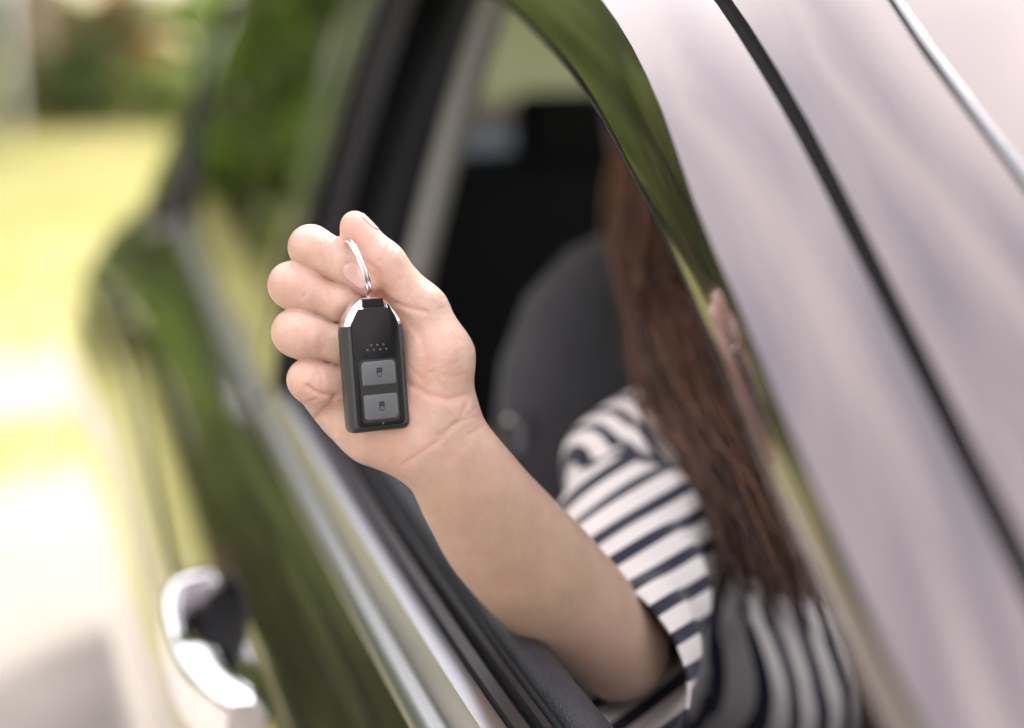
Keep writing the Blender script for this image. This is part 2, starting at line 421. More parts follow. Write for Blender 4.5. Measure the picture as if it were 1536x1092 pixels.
# in view at the far edge of the lawn (left of the photo)
shrub('dark_shrub', .70, 15.3, .85, .42, 'leaf_dark', 'dark green rounded shrub at the lawn edge left of the car')
shrub('olive_shrub', .12, 15.8, .9, .36, 'leaf_olive', 'pale olive shrub beside the white post')
shrub('flowering_shrub', 1.10, 17.0, 1.25, .5, 'leaf_olive', 'olive shrub with orange red blossom behind the dark shrub', flowers=('flower', 420))
shrub('pink_flowering_shrub', .62, 19.0, 1.35, .6, 'leaf_olive', 'pale shrub with pink blossom in the far background', flowers=('flower_pink', 1300))
shrub('bright_shrub', 1.95, 17.0, 1.5, .5, 'leaf_bright', 'bright green shrub behind the rear of the car roof')
shrub('low_mid_shrub', 1.30, 15.3, .62, .42, 'leaf_mid', 'low mid green shrub next to the car rear pillar')
shrub('leafy_shrub', 2.5, 15.8, 1.2, .6, 'leaf_mid', 'leafy green shrub hidden partly behind the car rear window')
tree('pale_trunk_tree', .27, 16.6, 6.5, 2.2, 'leaf_mid', 'tree with a pale beige trunk behind the white post', bark='bark', trunk=.13)
tree('leaning_tree', 1.35, 20.5, 7.5, 2.6, 'leaf_bright', 'bright green tree behind the flowering shrub', bark='bark', trunk=.15, lean=.4)
# beyond the frame's left edge: mirrored in the doors, glass and pillars
spots = [(-3.4, 10.5, 6.5, 2.4, 'leaf_mid'), (-6.5, 9.0, 7.5, 2.8, 'leaf_mid'), (-2.4, 15.5, 7.5, 2.6, 'leaf_mid'),
         (-9.5, 12.5, 8.5, 3.0, 'leaf_dark'), (-5.6, 16.5, 8.5, 3.0, 'leaf_bright'), (-12.5, 7.0, 8.0, 3.0, 'leaf_mid'), (-11.5, 1.0, 7.5, 2.8, 'leaf_dark'), (-.45, 23.5, 7.0, 2.3, 'leaf_mid')]
kinds = {'leaf_olive': 'pale olive', 'leaf_dark': 'dark green', 'leaf_mid': 'mid green', 'leaf_bright': 'bright green'}
where = ['nearest the car, mirrored in its doors', 'second from the car, mirrored in its doors', 'behind the post, mirrored in the side glass',
         'far out on the lawn, mirrored in the doors', 'standing behind the nearest trees, mirrored in the side glass', 'out on the left of the drive', 'level with the front of the car', 'far behind the white post at the back of the lawn']
for (x, y, h, rx, lm), wh in zip(spots, where):
    tree('lawn_tree', x, y, h, rx, lm, kinds[lm]+' tree '+wh, group='trees mirrored in the car', crown0=.18)
hedge = [(-.78, 15.4, 2.4, .62, 'leaf_bright'), (-1.55, 14.8, 2.6, .8, 'leaf_mid'), (-2.5, 13.4, 2.6, 1.3, 'leaf_bright'), (-4.4, 12.4, 2.8, 1.4, 'leaf_bright'), (-1.9, 18.5, 3.2, 1.7, 'leaf_mid'), (-3.6, 17.2, 3.6, 1.9, 'leaf_bright'), (-5.6, 15.6, 3.4, 1.8, 'leaf_mid'), (-7.4, 14.0, 3.8, 2.0, 'leaf_bright'),
         (-9.4, 11.6, 3.4, 1.9, 'leaf_mid'), (-11.2, 9.2, 3.8, 2.0, 'leaf_dark'), (-12.6, 6.2, 3.4, 1.9, 'leaf_mid'), (-13.4, 3.0, 3.6, 2.0, 'leaf_dark')]
hw = ['touching the white post', 'next but one to the white post', 'in front of the others by the post', 'in front of the others, second from the post', 'just left of the white post', 'second to the left of the white post', 'third to the left of the white post', 'fourth to the left of the white post',
      'fifth to the left of the white post', 'sixth to the left of the white post', 'last but one on the far left', 'last on the far left']
for (x, y, h, rx, lm), wh in zip(hedge, hw):
    shrub('hedge_shrub', x, y, h, rx, lm, 'tall '+kinds[lm]+' hedge shrub, '+wh, n=6500, size=.13, group='hedge shrubs mirrored in the car')
for x, y, h, rx, lm, wh in [(-4.5, -6.5, 7, 2.6, 'leaf_mid', 'added unseen behind the viewer on the left of the drive to darken the fob reflection'), 
                            (-9.5, -4.5, 7.5, 2.8, 'leaf_dark', 'added unseen behind the viewer at the far left to darken the fob reflection')]:
    tree('added_reflection_tree', x, y, h, rx, lm, kinds[lm]+' tree '+wh, group='unseen trees added to darken the fob reflection', crown0=.12)  # unseen trees, added so the glossy fob mirrors dark foliage instead of sky
# slim painted post, left edge
p = empty('white_post', (.0, 14.2, 0))
obj_ = tube('shaft', [(0, 0, 0), (0, 0, .9), (0, 0, 1.55)], [.035, .033, .03], M['post'], p, 12)
tube('cap', [(0, 0, 1.55), (0, 0, 1.57), (0, 0, 1.60)], [.045, .045, .02], M['post'], p, 12)
tag(p, 'slim pale painted post at the left edge of the lawn', 'post')

# ------------------------------------------------------------------ the car
# x = 0 at the belt line of the near side (x grows into the cabin), +y to the tail, z up
XC = 0.80                                             # centre plane
car = empty('parked_car', (XC, 1.3, 0))
tag(car, 'dark grey metallic car with its driver window open', 'car')
def cpart(o): o.matrix_parent_inverse = Matrix.Translation((-XC, -1.3, 0)); return o
def cgrid(*a, split=42, **k):
    o = cpart(grid(*a, parent=car, **k))
    if split:
        e = o.modifiers.new('creases', 'EDGE_SPLIT'); e.split_angle = math.radians(split)
    return o
def taper(y):
    if y < .74: return .03*((.74-y)/.6)**2
    t = .080*((y-.74)/1.96)**1.45
    if y > 2.85: t += .35*(y-2.85)**2
    return t
def side(y, z):                                        # greenhouse skin
    h = max(0., z-1.02); return taper(y)+.22*h+.25*h*h
def btaper(y):
    if y < .5: return .10*((.5-y)/1.6)**2
    t = 0. if y < 1.1 else .056*((y-1.1)/1.45)**1.4
    if y > 2.95: t += .30*(y-2.95)**2
    return t
BZ = [.22, .30, .40, .52, .64, .74, .80, .84, .855, .862, .868, .88, .90, .93, .955, .972, .984]
BX = [-.03, -.080, -.125, -.146, -.150, -.142, -.126, -.108, -.100, -.0985, -.1005, -.093, -.085, -.070, -.052, -.036, -.018]
def body_x(y, z):
    top = taper(y); b = btaper(y)
    s = max(0., min(1., (z-.87)/.114))
    wt = max(0., min(1., (y-2.62)/.30)); wt = wt*wt*(3-2*wt)
    hz_ = max(max(0., min(1., (.984-z)/.05)), .85*wt)*max(0., min(1., (z-.45)/.3))
    haunch = -.052*math.exp(-((y-2.95)/.50)**2)*hz_
    return interp(z, BZ, BX)+b*(1-s)+top*s+haunch

# window-frame curves, side view: y -> z
WY = [.20, .30, .426, .534, .63, .692, .763, .855, .974, 1.095, 1.25, 1.50, 1.62, 2.0, 2.4, 2.72, 2.86]
WZ = [1.045, 1.097, 1.160, 1.214, 1.259, 1.285, 1.311, 1.341, 1.368, 1.389, 1.402, 1.410, 1.411, 1.406, 1.387, 1.352, 1.325]
Wc = lambda y: interp(y, WY, WZ)
# O = crease of the frame, G = door gap, H = roof moulding
OY = [.18, .4, .448, .492, .537, .58, .618, .663, .718, .792, .876, 1.0, 1.15, 1.35, 1.5, 2.0, 2.4, 2.72, 3.1]
OZ = [1.062, 1.171, 1.195, 1.219, 1.242, 1.265, 1.283, 1.305, 1.334, 1.365, 1.391, 1.416, 1.431, 1.440, 1.443, 1.439, 1.420, 1.385, 1.33]
GY = [-.1, .2, .391, .421, .45, .484, .529, .582, .645, .717, .795, .9, 1.05, 1.25, 1.5, 2.0, 2.4, 2.72, 3.1]
GZ = [.93, 1.092, 1.192, 1.21, 1.226, 1.245, 1.27, 1.298, 1.33, 1.362, 1.392, 1.422, 1.450, 1.467, 1.473, 1.469, 1.450, 1.415, 1.355]
HY = [-.15, .1, .3, .498, .545, .586, .637, .699, .8, .95, 1.1, 1.3, 1.5, 2.0, 2.4, 2.72, 3.1]
HZ = [.99, 1.108, 1.203, 1.298, 1.321, 1.34, 1.363, 1.393, 1.433, 1.472, 1.492, 1.505, 1.510, 1.506, 1.487, 1.450, 1.385]
def curve_pt(k, y):
    s = max(0., min(1., (y-.42)/.9)); f = 1-s
    Y_, Z_, dy, dx, du = {'O': (OY, OZ, -.012, -.003, 0), 'G': (GY, GZ, -.025, .0325, -.0030), 'G2': (GY, GZ, -.029, .0388, .0036),
                      'H': (HY, HZ, -.042, .078, 0), 'H2': (HY, HZ, -.044, .0835, .0025)}[k]
    yk = y+dy*f; z = interp(yk, Y_, Z_)
    return (side(yk, z-du*.3)+dx, yk-.4*du*f, z+du*.8)

YS = lin(.20, 1.50, 40)
def frame_rows(ys):
    rows = []
    for y in ys:
        z = Wc(y); W0 = np.array((side(y, z)+.010, y, z)); W1 = np.array((side(y, z)+.002, y-.001, z+.001))
        O = np.array(curve_pt('O', y)); G = np.array(curve_pt('G', y)); N = np.array
        r = [W0, W1]+[W1+(O-W1)*q+N((-.0012*4*q*(1-q), 0, 0)) for q in (.1, .3, .5, .7, .9)]+[O]
        r += [O+(G-O)*q+N((-.35, -.12, .55))*.0035*4*q*(1-q) for q in (.05, .15, .3, .5, .7, .85, .95)]+[G, G+N((.0015, .003, -.016))]
        rows.append([tuple(p) for p in r])
    return rows
o = cgrid('front_door_frame', frame_rows(YS), M['paint'], split=22); o['label'] = 'glossy painted door frame around the open window'
# thin seal and its bright edge round the window opening
def strip(name, ys, f0, f1, m, thick=.003, n=3):
    rows = []
    for y in ys:
        a, b = np.array(f0(y)), np.array(f1(y)); rows.append([tuple(a+(b-a)*i/(n-1)) for i in range(n)])
    return cgrid(name, rows, m, thick=thick)
cgrid('frame_lip', [[(side(y, Wc(y))+.0012, y-.0008, Wc(y)+.0012), (side(y, Wc(y))+.0016, y, Wc(y)-.0004), (side(y, Wc(y))+.0030, y+.001, Wc(y)-.0036)] for y in lin(.2, 1.5, 90)], M['paint'])
strip('inner_seal', YS, lambda y: (side(y, Wc(y))+.008, y+.003, Wc(y)-.006), lambda y: (side(y, Wc(y))+.05, y+.02, Wc(y)-.004), M['rubber'])
strip('frame_lining', YS, lambda y: (side(y, Wc(y))+.051, y+.02, Wc(y)-.003), lambda y: (side(y, Wc(y))+.10, y-.02, Wc(y)+.035), M['inner_black'])
# gap rubber between door frame and roof side
YR = lin(.12, 3.0, 60)
strip('door_gap_seal', YR, lambda y: tuple(np.array(curve_pt('G', y))+np.array((-.001, .003, -.009))), lambda y: tuple(np.array(curve_pt('G2', y))+np.array((.003, 0, -.009))), M['carpet'])
# roof side / A pillar skin, from gap to moulding
rows = []
for y in lin(.0, 3.1, 70):
    a = np.array(curve_pt('G2', y)); b = np.array(curve_pt('H', y)); r = [tuple(a+np.array((.005, .005, -.012)))]
    for k in range(9):
        s = k/8; bul = 4*s*(1-s); r.append(tuple(a+(b-a)*s+np.array((-.003*bul, -.001*bul, .004*bul))))
    r.append(tuple(b+np.array((.004, .006, -.008)))); rows.append(r)
cgrid('roof_side', rows, M['paint'], split=25)
rows = []
for y in lin(.0, 3.1, 60):
    a = np.array(curve_pt('H', y)); b = np.array(curve_pt('H2', y))
    rows.append([tuple(a+np.array((.003, .004, -.006))), tuple(a+(b-a)*.2+np.array((0, 0, .003))), tuple(a+(b-a)*.6+np.array((0, 0, .004))), tuple(b+np.array((0, 0, .001))), tuple(b+np.array((.004, .004, -.006)))])
cgrid('roof_moulding', rows, M['bright_trim'])
# windscreen and roof
def wind_rows(y0, y1, n, inset=.004):
    rows = []
    for y in lin(y0, y1, n):
        a = np.array(curve_pt('H2', y)); r = []
        for k in range(25):
            s = k/24; x = a[0]+(2*(XC-a[0]))*s; c = 4*s*(1-s)
            r.append((x, a[1]-.16*c*(1 if y < .95 else max(0, 1-(y-.95)/.5)), a[2]-inset+.035*c))
        rows.append(r)
    return rows
WS = wind_rows(-.10, .98, 24)
cgrid('windscreen', [r[1:-1] for r in WS], M['glass'])
for nm, sl in (('pillar_panel', slice(0, 2)), ('pillar_panel', slice(-2, None))):
    cgrid(nm, [[(x, y, z+.003) for (x, y, z) in r[sl]] for r in WS], M['paint'])
cgrid('roof', wind_rows(.985, 3.1, 30, .003), M['paint'])
# headliner inside
rows = [[(x, y, z-.045) for (x, y, z) in r[1:-1]] for r in wind_rows(1.02, 3.05, 14)]
cgrid('headliner', rows, M['headliner'])

# ---- belt moulding, sill, door trim
def ext(name, prof, ys, m, f=None, **k):
    """profile [(dx,dz)] swept along the belt"""
    rows = []
    for y in ys: rows.append([((side(y, 1.02))+dx, y, 1.02+dz) for dx, dz in prof])
    return cgrid(name, rows, m, **k)
YB = lin(.15, 1.515, 30); YB2 = lin(1.525, 2.76, 26)
for ys, side_name in ((YB, 'front'), (YB2, 'rear')):
    ext('belt_moulding', [(-.018, -.036), (-.0165, -.030), (-.011, -.0262), (-.0055, -.0252), (-.0035, -.0235), (-.0025, -.012), (-.0015, -.004), (0.0, .0005), (.0065, .0025), (.0125, .0015), (.014, -.004)], ys, M['bright_trim'])
    ext('glass_seal', [(.014, -.003), (.0155, .003), (.022, .004), (.0255, .000), (.0255, -.03)], ys, M['rubber'])
ext('inner_glass_seal', [(.0285, -.03), (.0285, -.001), (.030, .0035), (.034, .0035), (.0355, .000), (.0355, -.006)], YB, M['rubber'])
ext('trim_ledge', [(.0355, -.006), (.0365, .001), (.0385, .003), (.0405, .002), (.0415, -.002)], YB, M['inner_black'])
pad = [(.0415, -.003), (.0425, .003), (.046, .0075), (.051, .0095), (.057, .0088), (.063, .0045), (.068, -.004), (.0715, -.017), (.074, -.05), (.080, -.12), (.09, -.30), (.09, -.55)]
ext('door_trim', pad, YB, M['leather'])
pad2 = [(.045, -.02), (.06, .004), (.10, .01), (.13, -.01), (.14, -.06), (.15, -.55)]
ext('rear_door_trim', pad2, YB2, M['inner_black'])

# ---- door skins
def arch(y, yc, r=.37, zc=.32):
    d = abs(y-yc); return zc+math.sqrt(r*r-d*d) if d < r else 0
def cup_r(y, z):                                       # 1 on the rim of the door-handle recess
    return (abs((y-1.168)/.070)**2.9+abs((z-.906)/.030)**2.9)**(1/2.9)
def skin(name, y0, y1, n, zt=.984, hole=False):
    """y0,y1 functions of z (panel ends)"""
    rows = []
    base = [.22, .30, .40, .52, .66, .78, .82, .842, .854, .862, .868, .872, .877, .884, .895, .91, .925, .94, .952, .963, .972, .979, .984]
    dense = []
    for a, b in zip(base[:-1], base[1:]):
        dense += [a, (a+b)/2]
    dense.append(base[-1])
    if hole: dense = sorted([z for z in dense if not .868 < z < .945]+lin(.869, .944, 26))
    sl = lin(0, 1, n)
    if hole: sl = sorted([q for q in sl if not .67 < q < .83]+lin(.672, .828, 50))
    for s in sl:
        row = []
        for z in dense:
            y = y0(z)+(y1(z)-y0(z))*s
            zz = max(z, arch(y, 2.68), arch(y, .02))
            if zz > z: zz = min(zz, .80)
            row.append((body_x(y, zz), y, zz))
        # turned edge
        rows.append(row)
    inn = lambda row, dy: [(x+.012, y+dy, z) for x, y, z in row]
    rows = [inn(rows[0], .001)]+rows+[inn(rows[-1], -.001)]
    o = cgrid(name, rows, M['paint'])
    if hole:
        bm = bmesh.new(); bm.from_mesh(o.data)
        bmesh.ops.delete(bm, geom=[f for f in bm.faces if all(cup_r(v.co.y, v.co.z) < 1.0 for v in f.verts)], context='FACES')
        bm.to_mesh(o.data); bm.free()
    return o
bs = lambda z: 1.520
cs = lambda z: 2.40+max(0, z-.62)*.62+max(0, z-.88)*1.2
skin('front_door', lambda z: .13, lambda z: 1.5188, 46, hole=True)
skin('rear_door', lambda z: 1.5212, lambda z: cs(z), 40)
skin('rear_quarter', lambda z: cs(z)+.003, lambda z: 3.60-.10*max(0, z-.6), 44)
skin('front_fender', lambda z: -1.15, lambda z: .125, 26)
# quarter panel above the belt: C pillar shoulder, rising to the roof
rows = []
for i in range(26):
    y = 2.775+(3.50-2.775)*i/25
    zt = interp(y, [2.70, 2.80, 2.90, 2.98, 3.06, 3.25, 3.50], [1.0, 1.12, 1.22, 1.29, 1.34, 1.28, 1.10])
    r = []
    for k in range(14):
        s = k/13; z = .984+(zt-.984)*s
        xx = side(y, z)+(body_x(y, .984)-side(y, .984))*max(0., 1-(z-.984)/.28)**1.25
        r.append((xx, y, z))
    rows.append(r)
cgrid('rear_pillar', rows, M['paint'])
# pillar covers and side glass
def patch(name, f_front, f_rear, m, off=0., n=6, nz=14, thick=.004, zb=1.022, ztop=None):
    rows = []
    for k in range(nz):
        s = k/(nz-1); r = []
        for i in range(n):
            q = i/(n-1)
            yy = f_front(s)+(f_rear(s)-f_front(s))*q
            zt = (Wc(yy) if ztop is None else ztop(yy)); z = zb+(zt-zb)*s
            r.append((side(yy, z)+off-.002*4*q*(1-q), yy, z))
        rows.append(r)
    return cgrid(name, rows, m, thick=thick)
patch('front_pillar_cover', lambda s: 1.455+.015*s, lambda s: 1.518+.02*s, M['gloss_black'])
patch('rear_pillar_cover', lambda s: 1.5235+.02*s, lambda s: 1.61+.035*s, M['gloss_black'])
patch('rear_window_channel', lambda s: 1.612+.035*s, lambda s: 1.628+.035*s, M['rubber'], .004)
def rear_top(y): return interp(y, WY+[2.90, 2.95, 2.985], WZ+[1.312, 1.285, 1.25])-.012
patch('rear_side_glass', lambda s: 1.63+.035*s, lambda s: 2.735+.235*s, M['glass_tint'], .006, 14, 14, .004, ztop=rear_top)
# rear glass surround: top rail and rear edge
rows = []
for y in lin(1.505, 2.86, 40):
    z = Wc(y); a = np.array((side(y, z)+.012, y, z-.016)); b = np.array((side(y, z)-.001, y, z-.010)); G = np.array(curve_pt('G', y)); O = np.array(curve_pt('O', y))
    rows.append([tuple(a), tuple(b), tuple(O), tuple((O+G)/2+np.array((-.006, 0, .006))), tuple(G), tuple(G+np.array((.01, 0, -.012)))])
cgrid('rear_door_frame', rows, M['gloss_black'])
pts = [(2.72, 1.015), (2.745, 1.06), (2.79, 1.11), (2.85, 1.165), (2.91, 1.215), (2.95, 1.25), (2.955, 1.275), (2.93, 1.30), (2.88, 1.322), (2.80, 1.342)]
rows = []
for (y, z) in pts:
    x = side(y, z); rows.append([(side(y-.05, z-.03)+.004, y-.05, max(1.025, z-.03)), (side(y-.048, z-.029)-.001, y-.048, max(1.025, z-.029)), (x-.004, y-.006, z-.004), (x-.006, y+.012, z+.006), (x+.0, y+.03, z+.014), (x+.02, y+.04, z+.02)])
cgrid('rear_glass_surround', rows, M['rubber'])

# ---- inner pillar, far side, tail
def inner_box(name, pts, w, m): return cpart(tube(name, pts, w, m, car, 12))
patch('inner_pillar_seal', lambda s: 1.44+.01*s, lambda s: 1.50+.02*s, M['rubber'], .030, 5, 12, .02)
rows = []
for k in range(14):
    s = k/13; z = 1.0+.42*s; y = 1.485+.04*s
    x = side(y, z)
    rows.append([(x+.055, y-.02, z), (x+.075, y-.035, z), (x+.098, y-.030, z), (x+.118, y-.005, z), (x+.125, y+.05, z), (x+.10, y+.09, z)])
cgrid('inner_pillar_seal', [[(r[0][0]-.03, r[0][1]+.03, r[0][2])]+[(a[0]-.0, a[1], a[2]) for a in r[:3]] for r in rows], M['inner_black'])
cgrid('inner_pillar_trim', [[(a[0]+.026, a[1]+.012, a[2]) for a in r[1:]] for r in rows], M['pillar_trim'])
# far side (mirror of the near side, simplified)
mir = lambda rows: [[(2*XC-x, y, z) for (x, y, z) in r] for r in rows]
rows = []
for y in lin(-1.15, 3.56, 50):
    rows.append([(body_x(y, z), y, max(z, min(.8, max(arch(y, 2.68), arch(y, .02))))) for z in [.22, .40, .66, .82, .87, .92, .96, .984, 1.0]])
cgrid('body_side', mir(rows), M['paint'])
cgrid('roof_side', mir([[curve_pt('O', y), curve_pt('G', y), curve_pt('H', y), curve_pt('H2', y)] for y in lin(.0, 3.1, 40)]), M['paint'])
rows = [[(side(y, 1.0)+.10, y, .45), (side(y, 1.0)+.10, y, .9), (side(y, 1.0)+.09, y, 1.02), (side(y, 1.0)+.02, y, 1.03)] for y in lin(.1, 2.8, 20)]
cgrid('door_trim', mir(rows), M['inner_black'])
rows = [[(side(y, 1.02+(Wc(y)-1.02)*s)+.01, y, 1.02+(Wc(y)-1.02)*s) for s in lin(0, 1, 6)] for y in lin(.25, 2.8, 26)]
cgrid('side_glass', mir(rows), M['glass_tint'])
for ya, wdt in ((1.50, .07), (2.84, .12)):
    rows = [[(side(ya, z)+.015, ya-wdt, z), (side(ya, z)+.07, ya-wdt*.3, z), (side(ya, z)+.07, ya+wdt*.5, z), (side(ya, z)+.015, ya+wdt, z)] for z in lin(1.0, Wc(min(2.8, ya))+.03, 8)]
    cgrid('pillar_trim', mir(rows), M['pillar_trim'])
# tail: rear glass, tailgate, shelf
rows = []
for k in range(10):
    s = k/9; y = 3.08+.32*s; z = 1.445-.33*s; xa = .26-.02*s
    rows.append([(xa+(2*(XC-xa))*j/14, y+.07*(4*(j/14)*(1-j/14)), z) for j in range(15)])
cgrid('rear_screen', rows, M['glass_grey'])
rows = []
for z, y in ((1.12, 3.40), (1.05, 3.46), (.95, 3.52), (.8, 3.56), (.6, 3.57), (.4, 3.53), (.25, 3.46)):
    xa = body_x(3.5, min(z, .98)); rows.append([(xa+(2*(XC-xa))*j/16, y+.10*(4*(j/16)*(1-j/16)), z) for j in range(17)])
cgrid('tailgate', rows, M['paint'])
cpart(box('parcel_shelf', (XC, 3.06, 1.065), (1.18, .52, .03), M['shelf'], car, .01))
# seats
def seat(x0, y0, fab, name='seat'):
    lean = Matrix.Rotation(math.radians(-17), 3, 'X')
    e = car
    def loft(nm, secs, m):
        rows = []
        for (cx, cy, cz, hw, hd, e_) in secs:
            r = []
            for k in range(28):
                a = 2*math.pi*k/28; c, s = math.cos(a), math.sin(a)
                r.append((cx+hw*math.copysign(abs(c)**e_, c), cy+hd*math.copysign(abs(s)**e_, s), cz))
            r.append(r[0]); rows.append(r)
        return rows
    b = []
    for s, hw, hd in ((0, .22, .06), (.03, .245, .075), (.15, .262, .085), (.32, .265, .085), (.45, .255, .078), (.53, .24, .07), (.59, .21, .06), (.63, .165, .048), (.655, .10, .03), (.66, .02, .006)):
        b.append((x0, y0+.155+.30*s, .52+s, hw, hd, .62))
    cgrid(name+'_backrest', loft('b', b, fab), fab, flip=True)
    h = []
    for s, hw, hd in ((0, .02, .02), (.008, .09, .04), (.03, .125, .05), (.09, .135, .052), (.15, .125, .046), (.18, .09, .035), (.19, .02, .01)):
        h.append((x0, y0+.34+.10*s, 1.21+s, hw, hd, .6))
    cgrid(name+'_headrest', loft('h', h, fab), fab, flip=True)
    for dx in (-.05, .05): cpart(tube('headrest_post', [(x0+dx, y0+.335, 1.13), (x0+dx, y0+.345, 1.25)], .006, M['steel'], car, 8))
    cpart(box(name+'_cushion', (x0, y0-.12, .45), (.50, .54, .16), fab, car, .05))
seat(.45, 1.03, M['seat'], 'driver_seat')
seat(1.15, 1.05, M['seat'], 'passenger_seat')
cpart(box('rear_bench', (XC, 2.25, .42), (1.22, .52, .20), M['seat_dark'], car, .05))
cpart(box('rear_bench_backrest', (XC, 2.62, .78), (1.22, .16, .60), M['seat_dark'], car, .05, Matrix.Rotation(math.radians(-18), 3, 'X')))
for x in (.38, .80, 1.22):
    cpart(box('rear_headrest', (x, 2.73, 1.13), (.25, .09, .13), M['seat_dark'], car, .035))
cpart(box('belt_buckle', tuple(at(771, 652, 1.42)), (.022, .022, .04), M['steel'], car, .006))
cpart(box('cabin_floor', (XC, 1.5, .28), (1.45, 3.6, .03), M['carpet'], car, .005))
# dashboard and wheel
rows = []
for x in lin(.12, 1.48, 12):
    rows.append([(x, -.05, .98), (x, .12, 1.03), (x, .26, 1.02), (x, .31, .96), (x, .27, .70), (x, .20, .45)])
cgrid('dashboard', rows, M['inner_black'], flip=True)
ctr = Vector((.45, .50, .93)); ax = Vector((0, .90, .43)).normalized(); u = Vector((1, 0, 0)); v = ax.cross(u)
ring = [ctr+(u*math.cos(a)+v*math.sin(a))*.185 for a in lin(0, 2*math.pi, 41)]
cpart(tube('steering_wheel_rim', ring, .016, M['leather'], car, 10))
cpart(tube('steering_wheel_hub', [ctr-ax*.045, ctr-ax*.01, ctr], [.05, .065, .05], M['inner_black'], car, 16))
for a in (0, math.pi, 1.5*math.pi):
    cpart(tube('steering_wheel_spoke', [ctr-ax*.02, ctr+(u*math.cos(a)+v*math.sin(a))*.18], [.018, .012], M['inner_black'], car, 8))
# bonnet, wheels
rows = []
for y in lin(-1.15, -.02, 12):
    xa = body_x(y, .984); z = .90+.09*((y+1.15)/1.13)
    rows.append([(xa+2*(XC-xa)*j/16, y-.12*(4*(j/16)*(1-j/16)), z+.05*(1-(2*j/16-1)**4)) for j in range(17)])
cgrid('bonnet', rows, M['paint'])
for y in (.02, 2.68):
    for sx in (0, 1):
        x0 = -.085 if y < 1 else -.035
        xs_ = [x0+.21, x0+.20, x0+.02, x0, x0+.008]; rs = [.27, .318, .318, .29, .235]
        if sx: xs_ = [2*XC-x for x in xs_]
        rows = [[(x, y+r*math.cos(a), .32+r*math.sin(a)) for a in lin(0, 2*math.pi, 37)] for x, r in zip(xs_, rs)]
        cgrid('tyre', rows, M['tyre'])
        xf = x0+.012 if not sx else 2*XC-x0-.012; dxs = 1 if not sx else -1
        rows = [[(xf+dxs*d, y+r*math.cos(a), .32+r*math.sin(a)) for a in lin(0, 2*math.pi, 37)] for d, r in ((0, .236), (.004, .225), (.05, .215), (.055, .06), (.02, .055), (.015, .001))]
        cgrid('wheel_rim', rows, M['steel'])

# ---- driver door handle: cup, bar, mounts
hz = .897
def hx(y, z=hz): return body_x(y, z)
rows = []
for i in range(49):
    a = 2*math.pi*i/48; ring = []; ca, sa = math.cos(a), math.sin(a)
    k0 = 1/(abs(ca)**2.9+abs(sa)**2.9)**(1/2.9)
    for r, d in ((1.09, .0006), (1.06, -.0009), (1.0, -.0007), (.95, .004), (.88, .014), (.75, .022), (.45, .027), (.02, .028)):
        yy = 1.168+.070*ca*k0*r; zz = .906+.030*sa*k0*r
        ring.append((body_x(yy, zz)+d, yy, zz))
    rows.append(ring)
cgrid('handle_cup', rows, M['carpet'])
rows = []
for s in lin(0, 1, 40):
    y = 1.290-.270*s
    gap = 1 if s > .5 else 1
    lift = .030*(1-abs(2*s-1)**3.2)
    hh = .0235*(1-.25*abs(2*s-1)**8)
    th = .016 if .15 < s < .56 else .016+.028*min(1, max(0, (.15-s)/.06, (s-.56)/.06))
    xb = hx(y)-.004-lift; r = []
    for k in range(20):
        a = 2*math.pi*k/20; ca, sa = math.cos(a), math.sin(a)
        ex = math.copysign(abs(ca)**.75, ca); ez = math.copysign(abs(sa)**.75, sa)
        xx = xb+(th if ex > 0 else .006)*ex
        r.append((xx, y, hz+hh*ez))
    r.append(r[0]); rows.append(r)
ctr0 = tuple(np.mean(rows[0][:-1], 0)); ctr1 = tuple(np.mean(rows[-1][:-1], 0))
rows = [[ctr0]*21]+rows+[[ctr1]*21]
cgrid('handle_bar', rows, M['chrome'])

# sub-parts: pieces mounted on a door, a seat or a wheel belong to it
def by(n): return [o for o in car.children if o.name.split('.')[0] == n]
def nest(parent_name, names):
    p_ = by(parent_name)[0]
    for n in names:
        for o in by(n):
            if o is not p_: o.parent = p_; o.matrix_parent_inverse = Matrix.Identity(4)
nest('front_door', ['front_door_frame', 'frame_lip', 'inner_seal', 'frame_lining', 'inner_glass_seal', 'trim_ledge', 'front_pillar_cover', 'handle_cup', 'handle_bar'])
for nm, d in (('belt_moulding', .8), ('glass_seal', .8)):
    for o in by(nm):
        p_ = by('front_door')[0] if o.data.vertices[0].co.y < 1 else by('rear_door')[0]
        o.parent = p_; o.matrix_parent_inverse = Matrix.Identity(4)
nest('rear_door', ['rear_door_frame', 'rear_pillar_cover', 'rear_window_channel', 'rear_side_glass', 'rear_glass_surround', 'rear_door_trim'])
for st, x0 in (('driver_seat', .45), ('passenger_seat', 1.15)):
    nest(st+'_backrest', [st+'_headrest', st+'_cushion'])
    for o in by('headrest_post'):
        if abs(o.data.vertices[0].co.x-x0) < .2: o.parent = by(st+'_backrest')[0]; o.matrix_parent_inverse = Matrix.Identity(4)
nest('rear_bench_backrest', ['rear_headrest', 'rear_bench'])
nest('steering_wheel_rim', ['steering_wheel_hub', 'steering_wheel_spoke'])
for r_, t_ in zip(by('wheel_rim'), by('tyre')): r_.parent = t_; r_.matrix_parent_inverse = Matrix.Identity(4)

